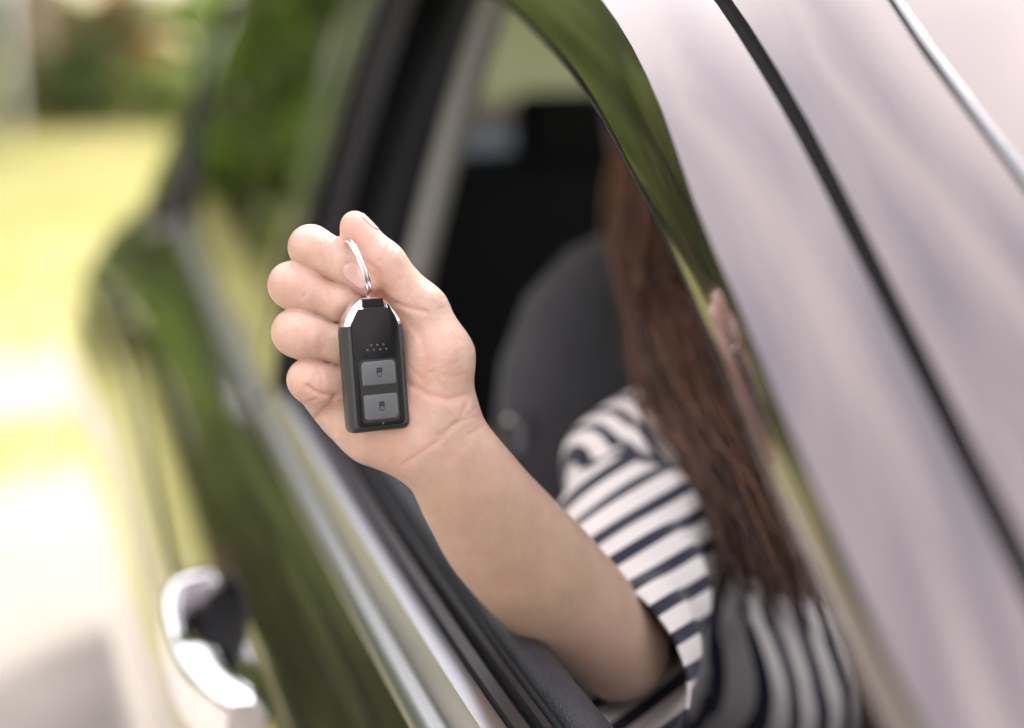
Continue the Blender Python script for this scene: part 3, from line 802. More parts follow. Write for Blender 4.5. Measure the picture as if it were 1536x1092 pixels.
# ------------------------------------------------------------------ signed-distance modelling (numpy) -> one skin
class Prim:
    def __init__(s, a, b, ra, rb, k=.004, flat=None):
        s.a = np.asarray(a, np.float32); s.b = np.asarray(b, np.float32); s.ra, s.rb, s.k = ra, rb, k
        s.flat = None if flat is None else (np.asarray(flat[0], np.float32)/np.linalg.norm(flat[0]), flat[1])
        s.c = (s.a+s.b)/2; s.R = np.linalg.norm(s.b-s.a)/2+max(ra, rb)*1.25
    def d(s, P):
        a, b = s.a, s.b; ab = b-a; L2 = float(ab@ab)+1e-12
        if s.flat is not None:
            n, f = s.flat; n = n-ab*(n@ab)/L2 if L2 > 1e-8 else n; n = n/np.linalg.norm(n)
            q = (P-a)@n; P = P+np.outer(q*(1/f-1), n).astype(np.float32)
        pa = P-a; h = np.clip((pa@ab)/L2, 0, 1)
        v = pa-h[:, None]*ab
        dd = np.sqrt(np.einsum('ij,ij->i', v, v))-(s.ra+(s.rb-s.ra)*h)
        return dd*(s.flat[1]**.5 if s.flat is not None else 1)
class Poly:
    """smooth tapering limb along a spline of (point, radius, flatness)"""
    def __init__(s, pts, rs, fl, k, n=5, axis=None):
        P = [np.asarray(p, float) for p in pts]; Q, R, Fl = [], [], []
        for i in range(len(P)-1):
            P0, P1, P2, P3 = P[max(0, i-1)], P[i], P[i+1], P[min(len(P)-1, i+2)]
            for t in np.arange(n)/n:
                Q.append(.5*(2*P1+(P2-P0)*t+(2*P0-5*P1+4*P2-P3)*t*t+(3*P1-P0-3*P2+P3)*t**3))
                h = t*t*(3-2*t)*.4+t*.6; R.append(rs[i]+(rs[i+1]-rs[i])*h); Fl.append(fl[i]+(fl[i+1]-fl[i])*t)
        Q.append(P[-1]); R.append(rs[-1]); Fl.append(fl[-1])
        s.segs = [Prim(Q[i], Q[i+1], R[i], R[i+1], 0, (axis, (Fl[i]+Fl[i+1])/2) if axis is not None else None) for i in range(len(Q)-1)]
        s.k = k; Q = np.array(Q); s.c = Q.mean(0).astype(np.float32); s.R = np.linalg.norm(Q-s.c, axis=1).max()+max(R)*1.25
    def d(s, P):
        c = P.mean(0); R = np.sqrt(((P-c)**2).sum(1).max()); out = None
        for g in s.segs:
            if np.linalg.norm(g.c-c)-g.R-R > .05: continue
            q = g.d(P); out = q if out is None else smin(out, q, .0015)
        return out if out is not None else np.full(len(P), .2, np.float32)
def smin(a, b, k):
    h = np.clip(.5+.5*(b-a)/k, 0, 1); return b+(a-b)*h-k*h*(1-h)
class Field:
    def __init__(s): s.groups = []          # (prims, k of the group against the rest)
    def add(s, prims, k): s.groups.append((prims, k))
    def ev(s, P):
        c = P.mean(0); R = np.sqrt(((P-c)**2).sum(1).max())
        tot = np.full(len(P), .2, np.float32)
        for prims, k in s.groups:
            g = None
            for p in prims:
                if np.linalg.norm(p.c-c)-p.R-R > .03: continue
                d = p.d(P)
                if p.k < 0: g = d if g is None else np.maximum(g, -d)
                else: g = d if g is None else smin(g, d, p.k)
            if g is not None: tot = smin(tot, g, k)
        return tot
def surface(fun, lo, hi, h):
    """sparse naive surface nets"""
    lo = np.asarray(lo, float); n = np.ceil((np.asarray(hi)-lo)/h/8).astype(int)*8+1
    nb = (n-1)//8; D = np.full(n, 1, np.float32)
    ii = np.stack(np.meshgrid(*[np.arange(k) for k in nb], indexing='ij'), -1).reshape(-1, 3)
    cen = (lo+(ii*8+4)*h).astype(np.float32)
    cd_ = np.concatenate([fun(c) for c in np.array_split(cen, max(1, len(cen)//400))])
    offs = np.stack(np.meshgrid(*[np.arange(9)]*3, indexing='ij'), -1).reshape(-1, 3)
    # deep inside blocks
    for b in ii[cd_ < -9*h]: D[b[0]*8:b[0]*8+9, b[1]*8:b[1]*8+9, b[2]*8:b[2]*8+9] = -1
    act = ii[np.abs(cd_) <= 9*h]
    for b in np.array_split(act, max(1, len(act)//6)):
        G = (b[:, None, :]*8+offs[None]).reshape(-1, 3)
        D[G[:, 0], G[:, 1], G[:, 2]] = fun((lo+G*h).astype(np.float32))
    S = D < 0; ids, pts, quads = [], [], []
    mul = np.array([n[1]*n[2], n[2], 1], np.int64)
    for ax in range(3):
        A = [slice(None)]*3; B = [slice(None)]*3; A[ax] = slice(0, -1); B[ax] = slice(1, None)
        idx = np.stack(np.nonzero(S[tuple(A)] != S[tuple(B)]), -1)
        j = idx.copy(); j[:, ax] += 1
        d0 = D[tuple(idx.T)]; d1 = D[tuple(j.T)]
        p = idx.astype(np.float64); p[:, ax] += d0/(d0-d1)
        u, v = [(1, 2), (2, 0), (0, 1)][ax]
        cs_ = []
        for du, dv in ((0, 0), (-1, 0), (-1, -1), (0, -1)):
            c = idx.copy(); c[:, u] += du; c[:, v] += dv; cs_.append(c@mul)
        for c in cs_: ids.append(c); pts.append(p)
        q = np.stack(cs_, 1); q[d0 > 0] = q[d0 > 0][:, ::-1]; quads.append(q)
    ids = np.concatenate(ids); pts = np.concatenate(pts); quads = np.concatenate(quads)
    uq, inv = np.unique(ids, return_inverse=True)
    cnt = np.bincount(inv)
    V = np.stack([np.bincount(inv, pts[:, k])/cnt for k in range(3)], 1)*h+lo
    return V, np.searchsorted(uq, quads)
def vnormals(V, Q):
    n = np.cross(V[Q[:, 2]]-V[Q[:, 0]], V[Q[:, 3]]-V[Q[:, 1]]); N = np.zeros_like(V)
    for k in range(4): np.add.at(N, Q[:, k], n)
    return N/(np.linalg.norm(N, axis=1)[:, None]+1e-12)
def relax(V, Q, it=1, f=.5):
    e = np.concatenate([Q[:, [0, 1]], Q[:, [1, 2]], Q[:, [2, 3]], Q[:, [3, 0]]]); e = np.concatenate([e, e[:, ::-1]])
    for _ in range(it):
        cnt = np.bincount(e[:, 0], minlength=len(V)); s = np.stack([np.bincount(e[:, 0], V[e[:, 1], k], minlength=len(V)) for k in range(3)], 1)
        V = V*(1-f)+f*s/np.maximum(cnt, 1)[:, None]
    return V

# ------------------------------------------------------------------ right arm and hand (photo right hand, palm to the lens)
def C_(pts, ks=.004, flats=None):
    """chain of (px,py,w,r) joints -> prims; r in MPX units"""
    out = []
    for i in range(len(pts)-1):
        a, b = pts[i], pts[i+1]
        k = ks[i] if hasattr(ks, '__len__') else ks
        fl = None if flats is None else (FW, flats[i])
        out.append(Prim(hp(*a[:3]), hp(*b[:3]), a[3]*MPX, b[3]*MPX, k, fl))
    return out
px = MPX
FINGERS = {
 'index':  [(528, 438, -150, 33), (464, 370, -66, 29.5), (511, 396, -52, 25), (549, 425, -62, 20)],
 'middle': [(505, 480, -158, 33), (436, 427, -66, 31.5), (505, 453, -66, 28), (556, 470, -88, 23)],
 'ring':   [(500, 540, -155, 33), (442, 498, -62, 32), (510, 517, -66, 28), (560, 535, -88, 23)],
 'little': [(497, 612, -118, 32), (461, 569, -62, 28), (516, 576, -66, 25), (556, 588, -84, 20)],
}
arm_f = Field()
palm = []
palm += C_([(545, 445, -140, 40), (632, 620, -112, 44)], .012)
palm += C_([(522, 492, -148, 40), (632, 640, -116, 46)], .012)
palm += C_([(516, 548, -142, 40), (620, 648, -112, 46)], .012)
palm += C_([(512, 604, -122, 38), (600, 652, -104, 44)], .012)
palm += C_([(520, 622, -108, 40), (560, 645, -98, 46)], .012) + C_([(560, 645, -98, 46), (618, 655, -100, 48)], .012)
palm += C_([(640, 478, -86, 36), (655, 535, -80, 52)], .010) + C_([(655, 535, -80, 52), (652, 598, -92, 60)], .012)
palm += C_([(612, 452, -100, 26), (548, 440, -138, 34)], .012)
# wrist and forearm
FA = [(628, 622, -106, 58, .72), (650, 652, -102, 70, .72), (680, 692, -115, 76, .74), (716, 748, -155, 87, .78), (756, 803, -210, 98, .82), (806, 856, -275, 103, .88),
      (858, 908, -345, 101, .95), (900, 948, -395, 93, 1.), (928, 976, -435, 82, 1.)]
palm.append(Poly([hp(*f[:3]) for f in FA], [f[3]*px for f in FA], [f[4] for f in FA], .014, 5, FW))
E0 = hp(928, 976, -435); S0 = at(968, 732, 1.185)
UA = [(E0, 80), (E0+(S0-E0)*.25, 88), (E0+(S0-E0)*.55, 104), (S0, 135)]
palm.append(Poly([a for a, r in UA], [r*px for a, r in UA], [1]*4, .010))
arm_f.add(palm, .004)
for nm, ch in FINGERS.items():
    g = C_(ch, .004, [1., .90, .90])
    # rounder knuckle and pad
    a = ch[1]; g.append(Prim(hp(a[0]+6, a[1]+2, a[2]-8), hp(a[0]+20, a[1]+8, a[2]+2), (a[3]+1)*px, (a[3]-1)*px, .006))
    d0 = ch[2]; t0 = ch[3]
    arm_f.add(g, .0008)
thumb = C_([(648, 520, -86, 46), (634, 464, -76, 35)], .008) + C_([(634, 464, -76, 35), (578, 392, -64, 27.5)], .008) + C_([(578, 392, -64, 27.5), (532, 336, -58, 20)], .006)
thumb += C_([(562, 385, -56, 22), (533, 348, -54, 20)], .006)          # pad
arm_f.add(thumb, .005)
lo = np.minimum(np.min([hp(400, 300, 40), hp(400, 300, -500), hp(720, 720, 40), E0-.05, S0-.06], 0), 9)
hi = np.max([hp(730, 300, 40), hp(730, 300, -200), hp(720, 720, 40), E0+.06, S0+.06], 0)
AV, AQ = surface(arm_f.ev, lo-.006, hi+.006, .0009)
AV = relax(AV, AQ, 1, .4)

# skin creases: polylines in photo pixels pressed into the front of the hand (depth in MPX, width px)
def to_px(V):
    v = V-CAM; d = v@FW; return np.stack([768+FPX*(v@RT)/d, 546-FPX*(v@UP)/d], 1), d
def seg_dist(P, a, b):
    a = np.asarray(a, float); b = np.asarray(b, float); ab = b-a; h = np.clip(((P-a)@ab)/(ab@ab), 0, 1)
    return np.linalg.norm(P-(a+h[:, None]*ab), axis=1)
CREASES = [  # (polyline, width, depth)
 ([(562, 440), (585, 452), (612, 462), (640, 468)], 4.0, 2.2),            # thumb root
 ([(600, 470), (628, 500), (640, 540), (634, 580), (618, 608)], 7, 1.6),   # life line
 ([(612, 575), (640, 592), (672, 600), (700, 592)], 5, 1.5),
 ([(704, 596), (690, 630), (655, 664), (606, 696)], 4, 1.0),               # wrist
 ([(722, 636), (704, 662), (672, 690)], 5, .5),
 ([(548, 392), (562, 402), (570, 412)], 4, 1.4), ([(598, 418), (590, 436)], 4, 1.2),
 ([(585, 366), (580, 378), (570, 392)], 3.5, 1.2), ([(592, 372), (586, 386)], 3, .9),
 ([(462, 579), (470, 587), (482, 592), (510, 594)], 3.4, 4.5), ([(504, 595), (490, 612), (466, 633)], 3.4, 4.0), ([(447, 607), (462, 604), (476, 598)], 3, 1.6),
 ([(440, 400), (462, 408), (490, 418)], 3.5, 1.0),
 ([(478, 345), (486, 360), (488, 374)], 3.5, .7), ([(450, 408), (458, 424), (458, 444)], 4, .8), ([(455, 480), (462, 496), (462, 515)], 4, .8), ([(478, 555), (484, 570), (482, 585)], 4, .8),
 ([(640, 478), (660, 500), (672, 530)], 6, .8), ([(655, 560), (680, 566), (700, 560)], 4, .6), ([(560, 655), (580, 664), (604, 664)], 5, .8),
]
_r = random.Random(11)
for _ in range(26):                                      # fine skin lines over the palm
    x, y = _r.uniform(600, 705), _r.uniform(430, 660)
    a_ = _r.choice((-.5, .9))+_r.uniform(-.3, .3); l_ = _r.uniform(14, 40)
    CREASES.append(([(x, y), (x+l_*.5*math.cos(a_)+_r.uniform(-2, 2), y+l_*.5*math.sin(a_)), (x+l_*math.cos(a_), y+l_*math.sin(a_)+_r.uniform(-3, 3))], 2.6, _r.uniform(.35, .8)))
for fx, fy, n_ in ((470, 380, 3), (448, 438, 3), (452, 508, 3), (470, 578, 3), (500, 398, 2), (482, 452, 3), (486, 516, 3)):
    for k_ in range(n_):
        x = fx+_r.uniform(-8, 14); CREASES.append(([(x, fy-_r.uniform(8, 16)), (x+_r.uniform(-2, 4), fy), (x+_r.uniform(-3, 3), fy+_r.uniform(6, 14))], 2.6, _r.uniform(.3, .7)))
PXY, dep = to_px(AV); AN = vnormals(AV, AQ)
front = np.clip(-(AN@FW)*1.6, 0, 1)*(dep < DF+.055)
disp = np.zeros(len(AV)); cred = np.zeros(len(AV))
for pl, wd, am in CREASES:
    d = np.min([seg_dist(PXY, pl[i], pl[i+1]) for i in range(len(pl)-1)], 0)
    disp -= am*MPX*np.exp(-(d/wd)**2); cred = np.maximum(cred, min(.75, .25+.16*am)*np.exp(-(d/(1.3*wd))**2))
    disp += .10*am*MPX*np.exp(-((d-2.4*wd)/(1.4*wd))**2)
AV = AV+AN*(disp*front)[:, None]
# blush: fingertips, knuckles, palm heel, thumb tip
def blob(pts):
    b = np.zeros(len(AV))
    for x, y, r, a in pts: b += a*np.exp(-((PXY[:, 0]-x)**2+(PXY[:, 1]-y)**2)/r**2)
    return b*(dep < DF+.08)
blush = blob([(532, 345, 35, .75), (555, 425, 24, .7), (418, 425, 30, .35), (420, 500, 30, .35), (445, 360, 28, .3), (445, 580, 30, .35), (590, 420, 35, .45), (600, 480, 30, .3),
              (580, 660, 60, .45), (650, 590, 50, .2), (690, 500, 40, .2), (480, 615, 28, .35), (560, 375, 28, .4)])
# ------------------------------------------------------------------ body: torso, head, other arm, legs
Sx = S0
NECK = np.array([S0[0]+.155, S0[1]+.035, S0[2]+.008]); HEAD = at(1182, 305, 1.23)
SL = np.array([S0[0]+.33, S0[1]+.06, S0[2]+.02]); HIP = np.array([S0[0]+.23, S0[1]+.05, .60])
CH = NECK*.66+HIP*.34
body_f = Field()
V3 = lambda *a: np.array(a, float)
tor = [Prim(S0+V3(.03, 0, .0), SL-V3(.03, 0, 0), .060, .060, .03), Prim(CH+V3(-.075, 0, .03), CH+V3(.075, 0, .03), .095, .095, .05),
       Prim(CH+V3(-.05, .0, -.02), HIP+V3(-.05, 0, .1), .09, .095, .05), Prim(CH+V3(.05, .0, -.02), HIP+V3(.05, 0, .1), .09, .095, .05),
       Prim(HIP+V3(-.08, 0, 0), HIP+V3(.08, 0, 0), .115, .115, .05),
       Prim(CH+V3(-.065, -.075, 0), CH+V3(-.06, -.08, -.01), .05, .048, .03), Prim(CH+V3(.065, -.075, 0), CH+V3(.06, -.08, -.01), .05, .048, .03),
       Prim(NECK+V3(-.05, .01, -.005), NECK+V3(.05, .01, -.005), .038, .038, .04),
       Prim(S0, SL, .03, .03, .02)]
body_f.add(tor, .03)
uarm = [Prim(S0, S0+(E0-S0)*.75, 133*px, 88*px, .02)]
body_f.add(uarm, .035)
EL = np.array([SL[0]+.07, SL[1]-.10, SL[2]-.25]); HL = np.array([SL[0]-.02, SL[1]-.31, SL[2]-.36])
body_f.add([Prim(SL, EL, .047, .038, .02), Prim(EL, HL, .038, .026, .012), Prim(HL, HL+V3(-.03, -.055, -.01), .028, .03, .015, (V3(0, 0, 1), .6))], .03)
for i in range(4):
    b = HL+V3(-.065+.022*i, -.075+.004*i, -.015); body_f.add([Prim(b, b+V3(-.012, -.035, -.008), .009, .0085, .004), Prim(b+V3(-.012, -.035, -.008), b+V3(-.012, -.055+.006*abs(i-1), -.03), .0085, .007, .004)], .004)
body_f.add([Prim(HL+V3(-.02, -.02, .005), HL+V3(-.07, -.035, .01), .012, .010, .004), Prim(HL+V3(-.07, -.035, .01), HL+V3(-.085, -.06, .0), .010, .008, .004)], .006)
for s in (-1, 1):
    K = HIP+V3(.11*s, -.45, .02); A = K+V3(0, -.22, -.32)
    body_f.add([Prim(HIP+V3(.085*s, -.02, -.01), K, .085, .058, .03), Prim(K, A, .056, .036, .02), Prim(A, A+V3(0, -.14, -.02), .036, .03, .02)], .03)
body_f.add([Prim(NECK+V3(0, 0, 0), HEAD+V3(.005, .02, -.05), .050, .047, .02)], .02)
fd = np.array([-.25, -.95, -.12]); fd /= np.linalg.norm(fd); fr_ = np.cross(fd, V3(0, 0, 1)); fr_ /= np.linalg.norm(fr_); fu = np.cross(fr_, fd)
Hd = lambda r, u, f: HEAD+fr_*r+fu*u+fd*f
head = [Prim(Hd(0, .03, -.025), Hd(0, .025, .02), .078, .072, .03), Prim(Hd(0, -.03, .03), Hd(0, -.07, .05), .052, .030, .03),
        Prim(Hd(-.02, -.055, .035), Hd(.02, -.055, .035), .032, .032, .02),
        Prim(Hd(0, .005, .086), Hd(0, -.022, .102), .007, .011, .010), Prim(Hd(-.011, -.026, .092), Hd(.011, -.026, .092), .008, .008, .006),
        Prim(Hd(-.016, -.05, .078), Hd(.016, -.05, .078), .007, .007, .006), Prim(Hd(-.035, .022, .078), Hd(.035, .022, .078), .010, .010, .012),
        Prim(Hd(-.031, .002, .092), Hd(-.031, .002, .093), -.012+.024, .012, -1), Prim(Hd(.031, .002, .092), Hd(.031, .002, .093), .012, .012, -1)]
head += [Prim(Hd(s*.076, .005, -.01), Hd(s*.080, -.025, -.005), .016, .010, .008, (fr_, .5)) for s in (-1, 1)]
body_f.add(head, .015)
BV, BQ = surface(body_f.ev, np.min([HIP-.25, S0-.12, HIP+V3(-.2, -.86, -.38)], 0), np.max([HEAD+.14, SL+.16, HIP+.2], 0), .0045)
BV = relax(BV, BQ, 1, .4)
person = empty('person', tuple(HIP-V3(0, 0, .11)))
PINV = Matrix.Translation(-Vector(HIP-V3(0, 0, .11)))
tag(person, 'driver in a navy and white striped top holding out a key from the open window', 'person')
def pp(o): o.parent = person; o.matrix_parent_inverse = PINV; return o
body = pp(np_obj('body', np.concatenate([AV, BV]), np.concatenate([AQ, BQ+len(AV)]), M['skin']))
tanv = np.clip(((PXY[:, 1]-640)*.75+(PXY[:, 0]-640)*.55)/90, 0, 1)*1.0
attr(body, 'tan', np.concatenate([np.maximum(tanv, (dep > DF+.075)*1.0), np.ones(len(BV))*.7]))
attr(body, 'blush', np.clip(np.concatenate([blush*.95+cred*.9*front, np.zeros(len(BV))]), 0, 1))
for s in (-1, 1):
    bm = bmesh.new(); bmesh.ops.create_uvsphere(bm, u_segments=16, v_segments=10, radius=.0125)
    bmesh.ops.translate(bm, vec=Hd(s*.031, .002, .077), verts=bm.verts); me = bpy.data.meshes.new('eye'); bm.to_mesh(me); bm.free()
    e = bpy.data.objects.new('eye', me); COL.objects.link(e); me.materials.append(M['eye']); pp(e)

# nails: plates laid on the skin of the distal phalanges
def nail(c, axd, nrm, ln, wd, lift=.00012, curl=0.):
    axd = np.array(axd)/np.linalg.norm(axd); nrm = np.array(nrm); nrm = nrm-axd*(nrm@axd); nrm /= np.linalg.norm(nrm); sdv = np.cross(axd, nrm)
    n1, n2 = 15, 13; P = []
    for i in range(n1):
        s = i/(n1-1); q = 1-2*s; ww = wd*((1-max(0, q)**2.6)**.5 if q > 0 else 1-.45*max(0, (-q-.6)/.4)**2); ww = max(ww, wd*.12)
        for k in range(n2): P.append(c+axd*(s-.5)*ln+sdv*(k/(n2-1)-.5)*ww)
    P = np.array(P)+nrm*.03; t = np.zeros(len(P))
    for _ in range(60): t += np.clip(arm_f.ev((P-nrm*t[:, None]).astype(np.float32)), -.004, .004)*.8
    P = P-nrm*(t-lift)[:, None]
    rows = [[tuple(P[i*n2+k]) for k in range(n2)] for i in range(n1)]
    o = grid('fingernail', rows, M['nail'], None, .0005); pp(o)
    return o
a, b = hp(511, 396, -52), hp(549, 425, -62)
nail(hp(534, 413, -40), b-a, -FW+.12*UP-.12*RT, 46*px, 29*px)
a, b = hp(578, 392, -64), hp(535, 341, -58)
nail(a+(b-a)*.90, b-a, RT*.76+UP*.62-FW*.22, 34*px, 24*px, .0004)

# ------------------------------------------------------------------ shirt
sh_f = Field()
def infl(p, d): return Prim(p.a, p.b, p.ra+d, p.rb+d, max(p.k, .03), None if p.flat is None else p.flat)
sh_f.add([infl(p, .012) for p in tor], .03)
SE = E0-(S0-E0)*.22                                   # sleeve hem, just behind the elbow
sh_f.add([Prim(S0+V3(.0, 0, .002), SE, 135*px+.012, 84*px+.017, .03)], .03)
sh_f.add([Prim(SL, SL+(EL-SL)*.6, .060, .058, .03)], .03)
def sh_ev(P):
    d = sh_f.ev(P)
    ax = (E0-S0)/np.linalg.norm(E0-S0); t = (P-S0)@ax
    r = P-S0-np.outer(t, ax)
    fold = .0035*np.sin(t*95+3*np.sin((r@np.array([1., .4, .2]))*60))*np.clip(t/.05, 0, 1)*np.clip((.26-t)/.05, 0, 1)
    q = P@np.array([.35, .2, .9]); q2 = P@np.array([.8, -.3, .2])
    fold2 = .004*np.sin(q*48+2.2*np.sin(q2*38))*(t < .04)
    return (d+fold+fold2).astype(np.float32)
SV, SQ = surface(sh_ev, np.min([HIP-.22, S0-.16, SE-.1], 0), np.max([SL+.16, NECK+.12, HIP+.2, SE+.1], 0), .0035)
SV = relax(SV, SQ, 2, .4)
ax = (E0-S0)/np.linalg.norm(E0-S0); tt = (SV-S0)@ax; rr_ = np.linalg.norm(SV-S0-np.outer(tt, ax), axis=1)
hem = np.linalg.norm(SE-S0)+.006
# openings: sleeve ends, neck, bottom
fdir = hp(640, 640, -104)-E0; fdir /= np.linalg.norm(fdir); mpl = ax+.75*fdir; mpl /= np.linalg.norm(mpl)
kill = (((SV-E0)@mpl) > .030) & (rr_ < .13) & (tt > .08)
axl = (EL-SL)/np.linalg.norm(EL-SL); tl = (SV-SL)@axl; kill |= (tl > np.linalg.norm(EL-SL)*.62) & (np.linalg.norm(SV-SL-np.outer(tl, axl), axis=1) < .1)
kill |= (np.linalg.norm((SV-NECK-V3(0, -.03, .035))*np.array([1, .9, 1]), axis=1) < .078)
kill |= SV[:, 2] < HIP[2]-.05
SQ = SQ[~kill[SQ].any(1)]
be = np.sort(np.concatenate([SQ[:, [0, 1]], SQ[:, [1, 2]], SQ[:, [2, 3]], SQ[:, [3, 0]]]), 1)
ub, cb = np.unique(be, axis=0, return_counts=True); ub = ub[cb == 1]; ub = np.concatenate([ub, ub[:, ::-1]])
for _ in range(14):                                     # even out the hems
    cn = np.bincount(ub[:, 0], minlength=len(SV)); sm_ = np.stack([np.bincount(ub[:, 0], SV[ub[:, 1], k], minlength=len(SV)) for k in range(3)], 1)
    kk = cn > 0; SV[kk] = SV[kk]*.5+.5*sm_[kk]/cn[kk][:, None]
use = np.unique(SQ); mp = -np.ones(len(SV), int); mp[use] = np.arange(len(use)); SV = SV[use]; SQ = mp[SQ]; tt = tt[use]; rr_ = rr_[use]
# stripe coordinate: across the body on the torso, along the arm on the sleeve
lat = (SV-NECK)@((SL-S0)/np.linalg.norm(SL-S0))
sdist = -lat; arm_w = (tt > .062+.10*(rr_ > .085))*1.0*(SV[:, 0] < S0[0]+.08)
base = np.linalg.norm(S0-NECK)+.0
stripe = np.where(arm_w > .5, (base+(SV-S0)@(RT*.58-UP*.78-FW*.24))/.0205, sdist/.0165)
shirt = pp(np_obj('shirt', SV, SQ, M['shirt'])); attr(shirt, 'stripe', stripe+40)
attr(shirt, 'seam', np.clip(1.6*np.exp(-((tt-.062)/.0042)**2)*(rr_ < .085)*(SV[:, 0] < S0[0]+.08), 0, 1))
s_ = shirt.modifiers.new('cloth', 'SOLIDIFY'); s_.thickness = .0018; s_.offset = -1
# trousers
tr_f = Field()
tr_f.add([infl(tor[4], .012)], .03)
for s in (-1, 1):
    K = HIP+V3(.11*s, -.45, .02); A = K+V3(0, -.22, -.32)
    tr_f.add([Prim(HIP+V3(.085*s, -.02, -.01), K, .097, .072, .03), Prim(K, A, .070, .052, .02)], .03)
TV, TQ = surface(tr_f.ev, HIP+V3(-.26, -.80, -.42), HIP+V3(.26, .2, .2), .008)
pp(np_obj('trousers', TV, TQ, M['trousers']))

# ------------------------------------------------------------------ hair: long loose strands in locks
def hair():
    V, Fs = [], []
    rnd = random.Random(3)
    Hc = Vector(HEAD)
    R_, U_, F_ = Vector(fr_), Vector(fu), Vector(fd)
    nl = 620; PATHS = []
    for i in range(nl):
        # root on the scalp: parting in the middle, spread to the back and the sides
        th = rnd.uniform(0, 2*math.pi); ph = rnd.uniform(0, .5)*math.pi
        r = math.cos(th)*math.sin(ph); f = math.sin(th)*math.sin(ph); u = math.cos(ph)
        if f > .55: continue
        sgn = 1 if r >= 0 else -1
        root = Hc+R_*(.080*r)+F_*(.092*f-.012)+U_*(.088*u+.024)
        back = max(0., min(1., .5-.7*f))
        wv = rnd.uniform(0, 6.28); wl = rnd.uniform(.7, 1.3); ln = rnd.uniform(.85, 1.1)
        side_x = sgn*(.088+.022*rnd.random())
        for j in range(7):
            jit = Vector((rnd.gauss(0, .006), rnd.gauss(0, .006), rnd.gauss(0, .004)))
            pts = [root+jit*.4]
            p1 = Hc+R_*(side_x*(.75+.3*abs(r)))+F_*(.085*f-.02-.02*back)+U_*(.035+.03*u)+jit
            p2 = Hc+R_*side_x*1.05+F_*(.07*f-.015-.035*back)+U_*(-.05)+jit
            q = rnd.random(); q2 = rnd.random()
            if sgn > 0:                                 # near side: swings forward over the chest
                dd = .03*q2
                p3 = Vector(at(955+140*q, 480, 1.185+dd))+jit
                p4 = Vector(at(1000+140*q, 610, 1.14+dd))+jit*1.5
                p5 = Vector(at(1075+110*q, 735, 1.085+dd))+jit*2
                p6 = Vector(at(1120+110*q, 790+85*(ln-.85)/.25+25*q, 1.06+dd))+jit*2.5
            else:
                p3 = Hc+R_*side_x*1.08+F_*(.06*f+.01-.05*back)+U_*(-.13)+jit
                p4 = Hc+R_*(side_x*1.04)+F_*(.07+.05*q-.03*back)+Vector((0, 0, -.20))+jit*2
                p5 = Hc+R_*(side_x*(.90))+F_*(.125+.05*q-.03*back)+Vector((0, 0, -.275*ln))+jit*2.5
                p6 = Hc+R_*(side_x*(.78))+F_*(.155+.05*q-.03*back)+Vector((0, 0, -.35*ln))+jit*3
            K = [pts[0], p1, p2, p3, p4, p5, p6]
            path = []
            for a in range(len(K)-1):
                P0, P1, P2, P3 = K[max(0, a-1)], K[a], K[a+1], K[min(len(K)-1, a+2)]
                for s in (0, .34, .67):
                    path.append(.5*((2*P1)+(P2-P0)*s+(2*P0-5*P1+4*P2-P3)*s*s+(3*P1-P0-3*P2+P3)*s**3))
            path.append(K[-1])
            for m_, p in enumerate(path):
                s = m_/len(path); p += (R_*math.sin(wv+s*11*wl)+F_*math.cos(wv*1.3+s*9*wl))*.006*s
            w0 = rnd.uniform(.0006, .0017)
            PATHS.append((path, [w0*(1 if k < len(path)*.7 else max(.15, 1-(k-len(path)*.7)/(len(path)*.3))) for k in range(len(path))], rnd.uniform(.002, .012)))
    P = np.array([[tuple(q) for q in pa] for pa, _, _ in PATHS]); sh = P.shape; P = P.reshape(-1, 3); gapv = np.repeat([g for _, _, g in PATHS], sh[1])
    for _ in range(7):
        d = np.concatenate([sh_f.ev(c.astype(np.float32)) for c in np.array_split(P, 60)])
        k = np.nonzero(d < gapv)[0]
        if len(k) == 0: break
        Pk = P[k]; g = np.stack([np.concatenate([sh_f.ev((c+e).astype(np.float32)) for c in np.array_split(Pk, 60)])-d[k] for e in np.eye(3)*.004], 1)
        g /= np.linalg.norm(g, axis=1)[:, None]+1e-9
        P[k] = Pk+g*np.minimum(.02, gapv[k]-d[k])[:, None]
    P = P.reshape(sh)
    for (pa, ra, _), q in zip(PATHS, P): tube_data([tuple(v) for v in q], ra, 4, False, V, Fs)
    # scalp cap under the strands
    o = obj('hair', V, Fs, M['hair']); return pp(o)
hair()
capV, capF = [], []
rows = []
for i in range(14):
    ph = (i/13)*.62*math.pi; rows.append([tuple(Hd(.086*math.cos(t)*math.sin(ph), .092*math.cos(ph)+.022, (.094*math.sin(t))*math.sin(ph)-.022-.02*max(0, ph-1.2))) for t in lin(0, 2*math.pi, 33)])
pp(grid('hair_cap', rows, M['hair']))

hair_o = [o for o in person.children if o.name.split('.')[0] == 'hair'][0]
for o in list(person.children):
    n_ = o.name.split('.')[0]
    if n_ in ('fingernail', 'eye'): o.parent = body; o.matrix_parent_inverse = Matrix.Identity(4)
    if n_ == 'hair_cap': o.parent = hair_o; o.matrix_parent_inverse = Matrix.Identity(4)

